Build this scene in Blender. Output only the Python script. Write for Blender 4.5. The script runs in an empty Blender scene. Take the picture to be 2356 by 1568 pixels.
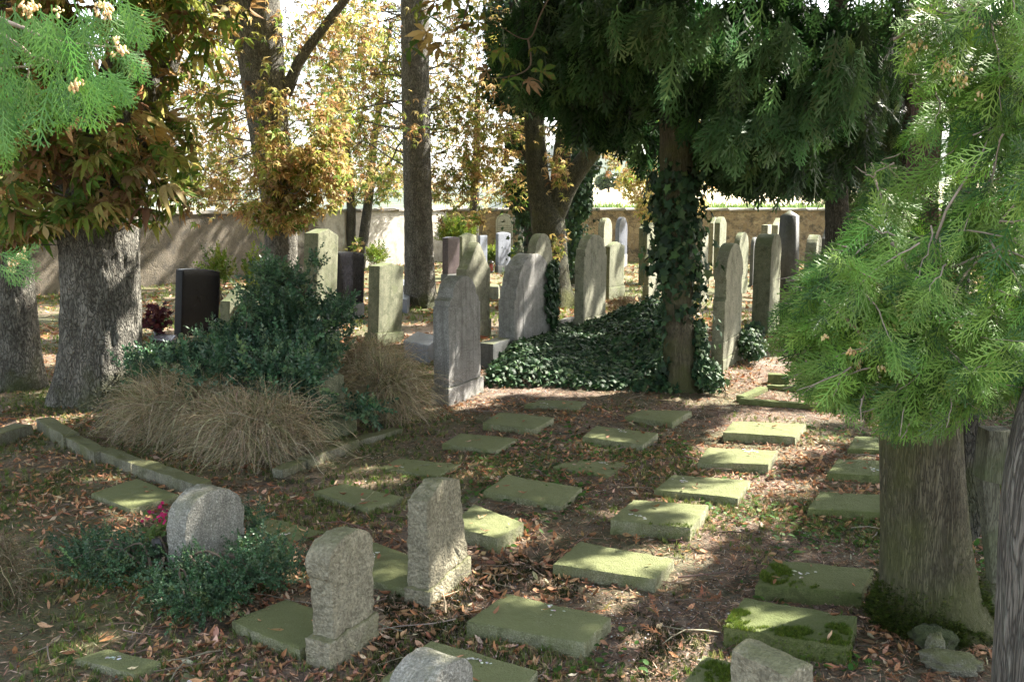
import bpy, bmesh, math
import numpy as np
from mathutils import Vector, Matrix
R = math.radians
# ------------------------------------------------------------------ camera, world, sun, exposure
sc = bpy.context.scene
HC = 2.4; F = 2200.0; CX, CY = 1178.0, 784.0
PITCH = math.atan(321 / 2200)
cam = bpy.data.cameras.new('camera'); co = bpy.data.objects.new('camera', cam); sc.collection.objects.link(co)
co.location = (0, 0, HC); co.rotation_euler = (math.pi / 2 - PITCH, 0, 0)
cam.lens = F / 2356 * 36; cam.sensor_width = 36; cam.clip_start = .05; cam.clip_end = 12000
sc.camera = co
SUN_EL = R(43); SUN_AZ = math.atan2(.56, .83)          # direction towards the sun, measured from +X
SD = np.array([math.cos(SUN_EL) * math.cos(SUN_AZ), math.cos(SUN_EL) * math.sin(SUN_AZ), math.sin(SUN_EL)])
w = bpy.data.worlds.new('World'); sc.world = w; w.use_nodes = True
nt = w.node_tree; bg = nt.nodes['Background']
sky = nt.nodes.new('ShaderNodeTexSky'); sky.sky_type = 'NISHITA'; sky.sun_disc = False
sky.sun_elevation = SUN_EL; sky.sun_rotation = math.pi / 2 - SUN_AZ; sky.dust_density = 2.5; sky.air_density = 1.0
hs = nt.nodes.new('ShaderNodeHueSaturation'); hs.inputs['Saturation'].default_value = .55; nt.links.new(sky.outputs[0], hs.inputs['Color'])
mw = nt.nodes.new('ShaderNodeMix'); mw.data_type = 'RGBA'; mw.blend_type = 'MULTIPLY'; mw.inputs[0].default_value = 1; mw.inputs[7].default_value = (1, .985, .95, 1)
nt.links.new(hs.outputs[0], mw.inputs[6]); nt.links.new(mw.outputs[2], bg.inputs[0]); bg.inputs[1].default_value = .13
sl = bpy.data.lights.new('sun', 'SUN'); sl.energy = 5.0; sl.angle = R(.53); sl.color = (1, .93, .82)
so = bpy.data.objects.new('sun', sl); sc.collection.objects.link(so)
so.rotation_euler = Vector(-SD).to_track_quat('-Z', 'Y').to_euler()
vs = sc.view_settings; vs.view_transform = 'Standard'; vs.look = 'None'; vs.gamma = 1; vs.use_curve_mapping = False
sc.display_settings.display_device = 'sRGB'
vs.exposure = 2.35
try:
    sc.cycles.max_bounces = 8; sc.cycles.diffuse_bounces = 4; sc.cycles.glossy_bounces = 2
    sc.cycles.transmission_bounces = 4; sc.cycles.volume_bounces = 0; sc.cycles.transparent_max_bounces = 4
    sc.cycles.caustics_reflective = False; sc.cycles.caustics_refractive = False
    sc.cycles.use_denoising = True
except Exception: pass

# ------------------------------------------------------------------ helpers
rng = np.random.default_rng(7)
cp, sp = math.cos(PITCH), math.sin(PITCH)
def ray(px, py):
    x = (px - CX) / F; y = (CY - py) / F
    return np.array([x, cp + y * sp, -sp + y * cp])
def G(px, py, z=0.0):                  # point of the plane at height z seen at a pixel of the 2356 px wide photo
    d = ray(px, py); t = (z - HC) / d[2]; return np.array([d[0] * t, d[1] * t, z])
def P(px, py, Y):
    d = ray(px, py); t = Y / d[1]; return np.array([d[0] * t, Y, HC + d[2] * t])
def mpp(Y): return Y / F               # metres per pixel at distance Y (about)
def hsh(a, b, c, s):
    h = (a.astype(np.uint32) * np.uint32(374761393)) ^ (b.astype(np.uint32) * np.uint32(668265263)) ^ (c.astype(np.uint32) * np.uint32(2147483647 - 5000011)) ^ np.uint32((s * 2654435761) & 0xffffffff)
    h ^= h >> np.uint32(13); h *= np.uint32(1274126177); h ^= h >> np.uint32(16); h *= np.uint32(2246822519); h ^= h >> np.uint32(15)
    return h.astype(np.float64) / 4294967295.0
def vn(p, s=1):
    p = np.asarray(p, float); i = np.floor(p).astype(np.int64); f = p - i; f = f * f * (3 - 2 * f)
    i = i & 0xffffffff
    r = 0
    for dx in (0, 1):
        for dy in (0, 1):
            for dz in (0, 1):
                wgt = (f[:, 0] if dx else 1 - f[:, 0]) * (f[:, 1] if dy else 1 - f[:, 1]) * (f[:, 2] if dz else 1 - f[:, 2])
                r = r + wgt * hsh((i[:, 0] + dx) & 0xffffffff, (i[:, 1] + dy) & 0xffffffff, (i[:, 2] + dz) & 0xffffffff, s)
    return r
def fbm(p, o=4, s=1):
    p = np.asarray(p, float); r = 0; a = 1; t = 0
    for k in range(o):
        r = r + a * vn(p * 2 ** k, s + k); t += a; a *= .5
    return r / t
def xyz(a, b, c=None): return np.stack([a, b, np.zeros_like(a) if c is None else c], 1)

def link(o, parent=None):
    sc.collection.objects.link(o)
    if parent is not None: o.parent = parent
    return o
def raw(name, V, Fc, mat, col=None, smooth=False):
    """mesh from numpy arrays; Fc is one (m,k) array or a list of such arrays"""
    if isinstance(Fc, np.ndarray): Fc = [Fc]
    me = bpy.data.meshes.new(name); V = np.asarray(V, np.float32)
    me.vertices.add(len(V)); me.vertices.foreach_set('co', V.ravel())
    nl = sum(f.size for f in Fc); nf = sum(len(f) for f in Fc)
    me.loops.add(nl); me.polygons.add(nf)
    me.loops.foreach_set('vertex_index', np.concatenate([f.ravel() for f in Fc]).astype(np.int32))
    tot = np.concatenate([np.full(len(f), f.shape[1]) for f in Fc]); st = np.concatenate([[0], np.cumsum(tot)[:-1]])
    me.polygons.foreach_set('loop_start', st.astype(np.int32))
    try: me.polygons.foreach_set('loop_total', tot.astype(np.int32))
    except Exception: pass
    if smooth: me.polygons.foreach_set('use_smooth', np.ones(nf, bool))
    if col is not None:
        a = me.attributes.new('col', 'FLOAT_COLOR', 'POINT')
        c4 = np.ones((len(V), 4), np.float32); c4[:, :3] = col; a.data.foreach_set('color', c4.ravel())
    me.update(calc_edges=True)
    if mat is not None: me.materials.append(mat)
    return me
def obj(name, me, parent=None): return link(bpy.data.objects.new(name, me), parent)
def empty(name, loc):
    o = bpy.data.objects.new(name, None); o.empty_display_size = .1; link(o); o.location = Vector([float(v) for v in loc]); return o
def tag(o, label=None, cat=None, group=None, kind=None):
    if label: o['label'] = label
    if cat: o['category'] = cat
    if group: o['group'] = group
    if kind: o['kind'] = kind
    elif label: o['kind'] = 'thing'
    return o
class MB:                               # collects geometry
    def __init__(s): s.V = []; s.F = {}; s.n = 0; s.C = []
    def add(s, V, Fs, col=(1, 1, 1)):
        V = np.asarray(V, float)
        for f in (Fs if isinstance(Fs, list) else [Fs]):
            if len(f): s.F.setdefault(f.shape[1], []).append(np.asarray(f) + s.n)
        s.V.append(V); c = np.asarray(col, float)
        s.C.append(np.broadcast_to(c, (len(V), 3))); s.n += len(V)
    def mesh(s, name, mat, off=(0, 0, 0), smooth=False, sharp=None):
        V = np.concatenate(s.V) - np.asarray(off, float)
        me = raw(name, V, [np.concatenate(v) for v in s.F.values()], mat, np.concatenate(s.C), smooth)
        if sharp: me.set_sharp_from_angle(angle=R(sharp))
        return me

# ------------------------------------------------------------------ materials
def newmat(name):
    m = bpy.data.materials.new(name); m.use_nodes = True; nt = m.node_tree
    return m, nt, nt.nodes['Principled BSDF'], nt.nodes['Material Output']
def nd(nt, t, ins=None, **props):
    n = nt.nodes.new('ShaderNode' + t)
    for k, v in props.items(): setattr(n, k, v)
    for k, v in (ins or {}).items():
        if isinstance(v, bpy.types.NodeSocket): nt.links.new(v, n.inputs[k])
        else: n.inputs[k].default_value = v
    return n
def rgba(c): return (*c, 1)
def mixc(nt, f, a, b, mode='MIX'):
    n = nt.nodes.new('ShaderNodeMix'); n.data_type = 'RGBA'; n.blend_type = mode
    for k, v in ((0, f), (6, a), (7, b)):
        if isinstance(v, bpy.types.NodeSocket): nt.links.new(v, n.inputs[k])
        else: n.inputs[k].default_value = rgba(v) if k and len(v) == 3 else v
    return n.outputs[2]
def mapr(nt, v, a, b, c=0.0, d=1.0):
    return nd(nt, 'MapRange', {0: v, 1: a, 2: b, 3: c, 4: d}).outputs[0]
def noise(nt, vec, scale, detail=4.0, rough=.55, dist=0.0):
    return nd(nt, 'TexNoise', {'Vector': vec, 'Scale': scale, 'Detail': detail, 'Roughness': rough, 'Distortion': dist}).outputs[0]
def tco(nt, kind='Object', scale=None):
    v = nd(nt, 'TexCoord').outputs[kind]
    if scale: v = nd(nt, 'Mapping', {0: v, 3: scale}).outputs[0]
    return v

def stone_mat(name, ca, cb, moss=.4, mosscol=(.075, .085, .022), lichen=.35, bump=.4, fine=1.0, rough=.88, speck=None, gloss=False, off=0.0):
    m, nt, bs, out = newmat(name)
    v = nd(nt, 'Mapping', {0: tco(nt), 1: (off, off * 1.7, off * .6)}).outputs[0]
    n1 = noise(nt, v, 2.2, 6, .62); n2 = noise(nt, v, 14, 5, .65); n3 = noise(nt, v, 110 * fine, 3, .6)
    c = mixc(nt, mapr(nt, n1, .35, .65), ca, cb)
    c = mixc(nt, mapr(nt, n2, .35, .7, 0, .65), c, tuple(x * .5 for x in ca))
    c = mixc(nt, mapr(nt, n3, .5, .3, 0, .55), c, tuple(x * .35 for x in ca))
    c = mixc(nt, mapr(nt, n3, .5, .7, 0, .6), c, speck or tuple(min(1, x * 1.5) for x in cb))
    st_ = noise(nt, nd(nt, 'Mapping', {0: v, 3: (7, 7, .55)}).outputs[0], 2.0, 5, .65)
    if not gloss: c = mixc(nt, mapr(nt, st_, .5, .68, 0, .55), c, tuple(x * .5 for x in ca))
    if moss > 0:
        nz = nd(nt, 'SeparateXYZ', {0: nd(nt, 'NewGeometry').outputs['Normal']}).outputs[2]
        pz = nd(nt, 'SeparateXYZ', {0: tco(nt)}).outputs[2]
        n4 = noise(nt, v, 3.3, 7, .7)
        up = mapr(nt, nz, -.2, 1, 0, .33)
        low = mapr(nt, pz, 0, .5, .16, 0)
        a = nd(nt, 'Math', {0: n4, 1: up}, operation='ADD').outputs[0]
        a = nd(nt, 'Math', {0: a, 1: low}, operation='ADD').outputs[0]
        c = mixc(nt, mapr(nt, a, .78 - .38 * moss, 1.05 - .38 * moss, 0, .85), c, mosscol)
    if moss > .3:                                                                       # irregular moss on the flanks and cushions of it
        n6 = noise(nt, v, 7.5, 6, .72)
        nz2 = nd(nt, 'SeparateXYZ', {0: nd(nt, 'NewGeometry').outputs['Normal']}).outputs[2]
        a6 = nd(nt, 'Math', {0: n6, 1: mapr(nt, nz2, .2, .9, .07, -.10)}, operation='ADD').outputs[0]
        c = mixc(nt, mapr(nt, a6, .60, .68, 0, .5), c, tuple(x * .42 for x in mosscol))
    if lichen > 0:
        vo = nd(nt, 'TexVoronoi', {'Vector': v, 'Scale': 26.0, 'Randomness': 1.0})
        sz = noise(nt, v, 5, 3)
        d = nd(nt, 'Math', {0: vo.outputs['Distance'], 1: mapr(nt, sz, .4, .75, .02, .33 * lichen + .05)}, operation='SUBTRACT').outputs[0]
        c = mixc(nt, mapr(nt, d, .0, -.05, 0, .55), c, (.42, .44, .36))
    nt.links.new(c, bs.inputs['Base Color'])
    bs.inputs['Roughness'].default_value = rough
    if gloss:
        bs.inputs['Specular IOR Level'].default_value = .12
    hb = nd(nt, 'Math', {0: n3, 1: n2}, operation='ADD').outputs[0]
    b = nd(nt, 'Bump', {'Strength': bump, 'Distance': .025 if bump > .65 else .012, 'Height': hb})
    nt.links.new(b.outputs[0], bs.inputs['Normal'])
    return m
def leaf_mat(name, transl=.4, rough=.5, spec=.3, blotch=None, bs_scale=22.0):
    m, nt, bs, out = newmat(name)
    c = nd(nt, 'Attribute', attribute_name='col').outputs['Color']
    if blotch:
        n = noise(nt, tco(nt), bs_scale, 4, .7)
        c = mixc(nt, mapr(nt, n, .54, .62, 0, .8), c, blotch)
    nt.links.new(c, bs.inputs['Base Color']); bs.inputs['Roughness'].default_value = rough
    bs.inputs['Specular IOR Level'].default_value = spec
    tr = nd(nt, 'BsdfTranslucent', {'Color': mixc(nt, 1.0, c, (1.0, .98, .86), 'MULTIPLY')})
    mx = nd(nt, 'MixShader', {0: transl, 1: bs.outputs[0], 2: tr.outputs[0]})
    nt.links.new(mx.outputs[0], out.inputs[0])
    return m
def bark_mat(name, ca, cb, mossc=(.06, .075, .015), moss=.4, stretch=6.0, sc_=9.0, bump=.9, mosslow=.8, lichen=.25):
    m, nt, bs, out = newmat(name)
    o = tco(nt)
    v = nd(nt, 'Mapping', {0: o, 3: (1, 1, 1 / stretch)}).outputs[0]
    n1 = noise(nt, v, sc_, 6, .65, .3); vd = nd(nt, 'VectorMath', {0: v, 1: nd(nt, 'VectorMath', {0: nd(nt, 'TexNoise', {'Vector': v, 'Scale': sc_ * 1.5, 'Detail': 4.0}).outputs[1], 1: (.16, .16, .16)}, operation='MULTIPLY').outputs[0]}, operation='ADD').outputs[0]; vo = nd(nt, 'TexVoronoi', {'Vector': vd, 'Scale': sc_ * 4.2}, feature='DISTANCE_TO_EDGE').outputs[0]
    n2 = noise(nt, o, 1.6, 5, .6); n3 = noise(nt, v, sc_ * 7, 4, .7)
    c = mixc(nt, mapr(nt, n1, .35, .68), ca, cb)
    c = mixc(nt, mapr(nt, vo, .0, .16, .85, 0), c, tuple(x * .25 for x in ca))
    c = mixc(nt, mapr(nt, noise(nt, o, 5, 5, .65), .5, .65, 0, .45), c, tuple(x * .55 for x in ca))
    c = mixc(nt, mapr(nt, n3, .5, .75, 0, .5 * lichen * 2), c, (.34, .36, .30))
    pz = nd(nt, 'SeparateXYZ', {0: o}).outputs[2]
    a = nd(nt, 'Math', {0: n2, 1: mapr(nt, pz, 0, 1.2, .22 * mosslow, 0)}, operation='ADD').outputs[0]
    c = mixc(nt, mapr(nt, a, .72 - .3 * moss, .9 - .3 * moss, 0, .8), c, mossc)
    nt.links.new(c, bs.inputs['Base Color']); bs.inputs['Roughness'].default_value = .92
    h = nd(nt, 'Math', {0: n1, 1: n3, 2: 0}, operation='ADD').outputs[0]
    h = nd(nt, 'Math', {0: h, 1: mapr(nt, vo, 0, .2)}, operation='ADD').outputs[0]
    b = nd(nt, 'Bump', {'Strength': bump, 'Distance': .02, 'Height': h}); nt.links.new(b.outputs[0], bs.inputs['Normal'])
    return m
def flat_mat(name, c, rough=.8, spec=.3, var=.25, scale=8.0):
    m, nt, bs, out = newmat(name)
    n = noise(nt, tco(nt), scale, 5, .6)
    nt.links.new(mixc(nt, mapr(nt, n, .3, .7), tuple(x * (1 - var) for x in c), tuple(min(1, x * (1 + var)) for x in c)), bs.inputs['Base Color'])
    bs.inputs['Roughness'].default_value = rough; bs.inputs['Specular IOR Level'].default_value = spec
    b = nd(nt, 'Bump', {'Strength': .25, 'Distance': .004, 'Height': n}); nt.links.new(b.outputs[0], bs.inputs['Normal'])
    return m

M = {}
M['grey'] = stone_mat('weathered_grey_stone', (.21, .205, .19), (.38, .375, .36), .12, lichen=.5, bump=.5)
M['green'] = stone_mat('algae_covered_stone', (.13, .14, .085), (.235, .24, .155), .5, (.095, .12, .042), .4, .5, off=3)
M['pale'] = stone_mat('pale_sandstone', (.20, .20, .14), (.33, .325, .24), .42, (.12, .145, .055), .35, .45, off=7)
M['granite'] = stone_mat('rough_granite', (.27, .245, .165), (.42, .385, .27), .3, (.17, .175, .08), .4, 1.0, .5, speck=(.50, .46, .34), off=11)
M['granitegrey'] = stone_mat('pale_rough_granite', (.30, .29, .24), (.44, .43, .38), .12, (.16, .17, .08), .5, .9, .7, off=5)
M['slab'] = stone_mat('mossy_slab_stone', (.27, .27, .17), (.42, .41, .275), .5, (.15, .175, .055), .3, .8, off=2)
M['slabgreen'] = stone_mat('green_slab_stone', (.17, .185, .07), (.27, .285, .12), .6, (.10, .13, .03), .2, .8, off=9)
M['kerb'] = stone_mat('kerb_stone', (.19, .185, .13), (.31, .30, .22), .4, (.12, .13, .04), .6, .8, off=4)
M['black'] = stone_mat('black_polished_granite', (.006, .006, .008), (.014, .014, .018), 0, lichen=0, bump=.03, rough=.25, speck=(.02, .02, .025), gloss=True)
M['dark'] = stone_mat('dark_granite', (.09, .095, .095), (.14, .145, .14), .25, (.10, .115, .05), .3, .25, rough=.5)
M['red'] = stone_mat('dark_reddish_granite', (.06, .048, .052), (.11, .09, .09), 0, lichen=.1, bump=.1, rough=.3, gloss=True)
M['blue'] = stone_mat('blue_grey_granite', (.15, .165, .20), (.24, .26, .30), 0, lichen=.15, bump=.15, rough=.4)
M['mossrock'] = stone_mat('mossy_rock', (.10, .095, .075), (.2, .19, .16), .9, (.05, .068, .014), .4, .9, off=1)
M['moss'] = flat_mat('moss', (.065, .095, .012), .95, .1, .5, 60)
M['lantern'] = flat_mat('lantern_metal', (.05, .045, .04), .4, .6)
M['glassred'] = flat_mat('lantern_glass', (.35, .06, .03), .2, .6)
M['ink'] = flat_mat('dark_lettering', (.10, .095, .08), .8)
M['tablet'] = stone_mat('pale_tablet', (.42, .42, .36), (.55, .55, .48), .1, lichen=.1, bump=.2)
M['bark'] = bark_mat('chestnut_bark', (.12, .11, .088), (.30, .285, .245), moss=.35, stretch=2.6, sc_=7, lichen=.45, bump=1.0)
M['barkdark'] = bark_mat('dark_bark', (.055, .05, .038), (.14, .13, .10), moss=.3, stretch=3, sc_=8, lichen=.2)
M['barkgreen'] = bark_mat('mossy_bark', (.05, .05, .028), (.14, .14, .08), moss=.55, mossc=(.12, .13, .03), stretch=3, sc_=8)
M['thujabark'] = bark_mat('thuja_bark', (.115, .098, .062), (.29, .26, .17), moss=.85, mossc=(.14, .15, .05), stretch=16, sc_=16, bump=.9, lichen=.1)
M['redbark'] = bark_mat('reddish_thuja_bark', (.12, .06, .04), (.26, .15, .11), moss=.1, stretch=16, sc_=18, bump=.9, lichen=.1, mosslow=0)
M['greybark'] = bark_mat('silvery_thuja_bark', (.13, .12, .11), (.30, .28, .26), moss=.1, stretch=18, sc_=18, bump=.9, lichen=.4, mosslow=0)
M['oldwood'] = bark_mat('weathered_wood', (.12, .105, .085), (.27, .245, .21), moss=.3, mossc=(.12, .12, .06), stretch=14, sc_=10, bump=.8, lichen=.5, mosslow=.2)
M['plank'] = bark_mat('mossy_plank', (.10, .10, .07), (.19, .19, .13), moss=.7, mossc=(.07, .10, .03), stretch=10, sc_=14, bump=.5, lichen=.2, mosslow=0)
M['twig'] = flat_mat('twig', (.13, .10, .075), .9)
M['palebranch'] = flat_mat('pale_branch', (.33, .27, .22), .85, .2, .3, 30)
M['chest'] = leaf_mat('chestnut_leaf', .5, .55, .2, (.24, .135, .06), 16)
M['litter'] = leaf_mat('fallen_leaf', .12, .7, .2, (.17, .08, .045), 30)
M['thuja'] = leaf_mat('thuja_scale_leaf', .24, .5, .35)
M['ivy'] = leaf_mat('ivy_leaf', .12, .58, .25)
M['privet'] = leaf_mat('privet_leaf', .2, .38, .45)
M['dry'] = leaf_mat('dry_stem', .2, .8, .1)
M['grass'] = leaf_mat('grass_blade', .35, .6, .2)
M['cone'] = leaf_mat('thuja_cone', .05, .6, .2)

# ------------------------------------------------------------------ terrain
WA = np.array([-14.6, 20.6]); WC = np.array([-2.6, 38.9]); WB = np.array([30., 37.2])
def hgt(x, y):
    x = np.asarray(x, float); y = np.asarray(y, float)
    p = xyz(x, y)
    near = .05 * (fbm(p * .35, 3, 5) - .5) + .035 * (fbm(p * 2.2, 3, 9) - .5) + .02 * (fbm(p * 11, 2, 3) - .5)
    near = near * np.clip((60 - y) / 20, 0, 1)
    d = np.clip(y - 44, 0, None)
    side = np.clip((x / (np.abs(y) + 1) + .03) / .10, 0, 1); side = side * side * (3 - 2 * side)     # 0 left valley, 1 right slope
    right = .2 + np.clip(d - 15, 0, 320) * .029 + 118 * np.clip((d - 420) / 1500, 0, 1) ** 1.1 * (.75 + .5 * fbm(p * .0016, 3, 8))
    left = -26 * np.clip(d / 500, 0, 1) + 64 * np.clip((d - 1500) / 2200, 0, 1) * (.6 + .8 * fbm(p * .0012, 3, 4))
    far = right * side + left * (1 - side) + 70 * np.clip((d - 1700) / 2500, 0, 1) * np.clip((x / (y + 1) + .18) / .15, 0, 1) * (fbm(p * .001, 3, 14))
    return near + far * np.clip(d / 12, 0, 1)
def build_ground():
    a = np.arange(-7.5, 7.5, .055); gx = 1.09
    xs = [7.5]; st = .055
    while xs[-1] < 3200: st = min(st * gx, 130); xs.append(xs[-1] + st)
    xs = np.array(xs); X = np.concatenate([-xs[::-1], a[1:], xs])
    ys = [2.0]; st = .055
    while ys[-1] < 4500:
        if ys[-1] > 15: st = min(st * 1.045, 110)
        ys.append(ys[-1] + st)
    Y = np.concatenate([[-60, -30, -15, -8, -4, -2, 0, 1, 1.6], ys])
    XX, YY = np.meshgrid(X, Y); nx, ny = len(X), len(Y)
    Z = hgt(XX.ravel(), YY.ravel())
    V = np.stack([XX.ravel(), YY.ravel(), Z], 1)
    i = np.arange((ny - 1) * (nx - 1)); r, c = i // (nx - 1), i % (nx - 1); b = r * nx + c
    Fq = np.stack([b, b + 1, b + nx + 1, b + nx], 1)
    m, nt, bs, out = newmat('ground_soil_and_fields')
    geo = nd(nt, 'NewGeometry').outputs['Position']
    sep = nd(nt, 'SeparateXYZ', {0: geo})
    n1 = noise(nt, geo, .9, 7, .65); n2 = noise(nt, geo, 7, 6, .7); n3 = noise(nt, geo, 45, 5, .7); n4 = noise(nt, geo, 2.2, 5, .6)
    v1 = nd(nt, 'TexVoronoi', {'Vector': geo, 'Scale': 55.0}).outputs['Color']
    vs_ = nd(nt, 'SeparateColor', {0: v1}).outputs[0]
    soil = mixc(nt, mapr(nt, n2, .35, .65), (.085, .064, .046), (.23, .18, .135))
    soil = mixc(nt, mapr(nt, vs_, .35, .9, 0, .75), soil, (.32, .21, .14))           # needle litter
    soil = mixc(nt, mapr(nt, n3, .55, .7, 0, .8), soil, (.03, .02, .014))
    grav = mixc(nt, mapr(nt, n3, .4, .6), (.24, .19, .16), (.50, .44, .39))
    soil = mixc(nt, mapr(nt, n1, .54, .62, 0, .8), soil, grav)                         # bare gravelly spots
    mossc = mixc(nt, mapr(nt, n3, .4, .6), (.012, .017, .004), (.045, .055, .012))
    soil = mixc(nt, mapr(nt, n4, .57, .63, 0, .85), soil, mossc)
    gr = mixc(nt, mapr(nt, n2, .35, .65), (.06, .085, .02), (.13, .14, .04))
    n5 = noise(nt, geo, .45, 5, .6)
    soil = mixc(nt, mapr(nt, n5, .46, .58, 0, .7), soil, gr)
    lawn = mapr(nt, sep.outputs[1], 17.0, 24.0)
    soil = mixc(nt, mapr(nt, nd(nt, 'Math', {0: lawn, 1: mapr(nt, n4, .35, .6)}, operation='MULTIPLY').outputs[0], 0, 1, 0, .8), soil, gr)
    # fields and far woods
    fn = noise(nt, geo, .004, 4, .6); fb = nd(nt, 'TexVoronoi', {'Vector': geo, 'Scale': .0035}).outputs['Color']
    fields = mixc(nt, nd(nt, 'SeparateColor', {0: fb}).outputs[0], (.10, .15, .04), (.40, .34, .19))
    woods = mixc(nt, noise(nt, geo, .05, 5, .7), (.012, .028, .012), (.04, .06, .025))
    far = mixc(nt, mapr(nt, fn, .42, .5), fields, woods)
    dy = mapr(nt, sep.outputs[1], 430, 480)
    stub = mixc(nt, noise(nt, geo, .3, 5, .7), (.50, .42, .25), (.62, .54, .36))
    far = mixc(nt, dy, stub, mixc(nt, mapr(nt, sep.outputs[2], 12, 30), far, woods))
    soil = mixc(nt, mapr(nt, sep.outputs[1], 44, 47), soil, far)
    nt.links.new(soil, bs.inputs['Base Color']); bs.inputs['Roughness'].default_value = .95
    hb = nd(nt, 'Math', {0: n3, 1: n2}, operation='ADD').outputs[0]
    b = nd(nt, 'Bump', {'Strength': 1.0, 'Distance': .035, 'Height': hb}); nt.links.new(b.outputs[0], bs.inputs['Normal'])
    tag(obj('ground', raw('ground', V, Fq, m, smooth=True)), kind='structure')
build_ground()
def gz(p): return float(hgt([p[0]], [p[1]])[0])

# ------------------------------------------------------------------ boundary wall
def wall(name, A, B, top, mat, capmat, label):
    d = B - A; L = np.linalg.norm(d); d = d / L; n = np.array([d[1], -d[0]])      # n faces the graves
    t = empty(name, (A[0], A[1], 0)); tag(t, label, 'wall')
    nx_, nz = int(L / .16), 16
    u = np.linspace(0, L, nx_); z = np.linspace(-.2, top - .1, nz)
    U, Z = np.meshgrid(u, z); dis = .05 * (fbm(xyz(U.ravel() * 2.2, Z.ravel() * 2.6), 4, 21) - .5)
    V = np.stack([d[0] * U.ravel() + n[0] * dis, d[1] * U.ravel() + n[1] * dis, Z.ravel()], 1)
    i = np.arange((nz - 1) * (nx_ - 1)); r, c = i // (nx_ - 1), i % (nx_ - 1); b = r * nx_ + c
    mb = MB(); mb.add(V, np.stack([b, b + 1, b + nx_ + 1, b + nx_], 1))
    T = -.42 * n                                                                     # back face and ends
    q = np.array([[0, 0, -.2], [d[0] * L, d[1] * L, -.2], [d[0] * L, d[1] * L, top - .1], [0, 0, top - .1]])
    bk = q + np.array([T[0], T[1], 0]); fr = q - np.array([n[0] * .03, n[1] * .03, 0])
    mb.add(np.concatenate([bk, fr]), np.array([[1, 0, 3, 2], [0, 4, 7, 3], [5, 1, 2, 6], [3, 7, 6, 2]]))
    obj('masonry', mb.mesh('masonry', mat, smooth=True), t)
    c = MB(); k = int(L / 1.0)
    for j in range(k):                                                               # cap stones as one coping
        a0, a1 = j * L / k + .004, (j + 1) * L / k - .004; zz = top - .098 + rng.normal() * .004
        o1, o2 = .07 + rng.normal() * .006, -.49
        pr = [(o1, zz), (o1, zz + .075), (o1 - .28, zz + .12), (o2, zz + .075), (o2, zz)]
        V = [[d[0] * a + n[0] * o, d[1] * a + n[1] * o, z_] for a in (a0, a1) for o, z_ in pr]
        c.add(V, [np.array([[0, 5, 6, 1], [1, 6, 7, 2], [2, 7, 8, 3], [3, 8, 9, 4], [4, 9, 5, 0]]), np.array([[4, 3, 2, 1, 0], [5, 6, 7, 8, 9]])])
    obj('coping', c.mesh('coping', capmat), t)
    return t
def wall_mat(name, ca, cb, joint, stones):
    m, nt, bs, out = newmat(name); v = nd(nt, 'NewGeometry').outputs['Position']
    wv = nd(nt, 'Mapping', {0: v, 3: (1, 1, 1.5)}).outputs[0]
    nz = noise(nt, v, 3, 5, .7)
    dv = nd(nt, 'VectorMath', {0: wv, 1: nd(nt, 'TexNoise', {'Vector': v, 'Scale': 2.5}).outputs[1]}, operation='ADD').outputs[0]
    vo = nd(nt, 'TexVoronoi', {'Vector': dv, 'Scale': 3.0}, feature='DISTANCE_TO_EDGE').outputs[0]
    vc = nd(nt, 'SeparateColor', {0: nd(nt, 'TexVoronoi', {'Vector': dv, 'Scale': 3.0}).outputs['Color']}).outputs[0]
    c = mixc(nt, vc, ca, cb); c = mixc(nt, mapr(nt, noise(nt, v, 30, 4), .4, .7, 0, .5), c, tuple(x * .5 for x in ca))
    pl = mixc(nt, mapr(nt, noise(nt, v, 1.3, 7, .75), .4, .6), tuple(x * .55 for x in joint), joint)
    a = mapr(nt, vo, .02, .09, 0, 1)
    keep = mapr(nt, noise(nt, v, .8, 5, .65), .55 - .3 * stones, .65 - .3 * stones)
    a = nd(nt, 'Math', {0: a, 1: keep}, operation='MULTIPLY').outputs[0]
    c = mixc(nt, a, pl, c); c = mixc(nt, mapr(nt, nz, .5, .62, 0, .65), c, (.05, .046, .038))
    if stones < .5:                                                                     # pale plaster towards the corner, its sunlit brightness put into the colour
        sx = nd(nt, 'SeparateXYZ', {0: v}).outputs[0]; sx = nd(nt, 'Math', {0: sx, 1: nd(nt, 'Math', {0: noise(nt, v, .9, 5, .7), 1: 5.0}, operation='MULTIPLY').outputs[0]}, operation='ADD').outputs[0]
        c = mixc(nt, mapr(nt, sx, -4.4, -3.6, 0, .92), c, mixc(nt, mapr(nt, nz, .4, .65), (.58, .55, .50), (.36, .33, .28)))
    nt.links.new(c, bs.inputs['Base Color']); bs.inputs['Roughness'].default_value = .95
    h = nd(nt, 'Math', {0: nd(nt, 'Math', {0: a, 1: stones}, operation='MULTIPLY').outputs[0], 1: noise(nt, v, 25, 5)}, operation='ADD').outputs[0]
    b = nd(nt, 'Bump', {'Strength': .7, 'Distance': .03, 'Height': h}); nt.links.new(b.outputs[0], bs.inputs['Normal'])
    return m
capm = stone_mat('coping_stone', (.30, .27, .23), (.44, .41, .36), .1, lichen=.2, bump=.4)
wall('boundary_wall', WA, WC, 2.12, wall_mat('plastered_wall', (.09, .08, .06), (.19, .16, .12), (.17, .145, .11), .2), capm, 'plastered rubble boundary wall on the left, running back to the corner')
wall('boundary_wall', WC, WB, 2.12, wall_mat('rubble_wall', (.30, .22, .13), (.46, .36, .22), (.38, .30, .20), .8), capm, 'yellowish rubble boundary wall along the back with a pale coping')

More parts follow.
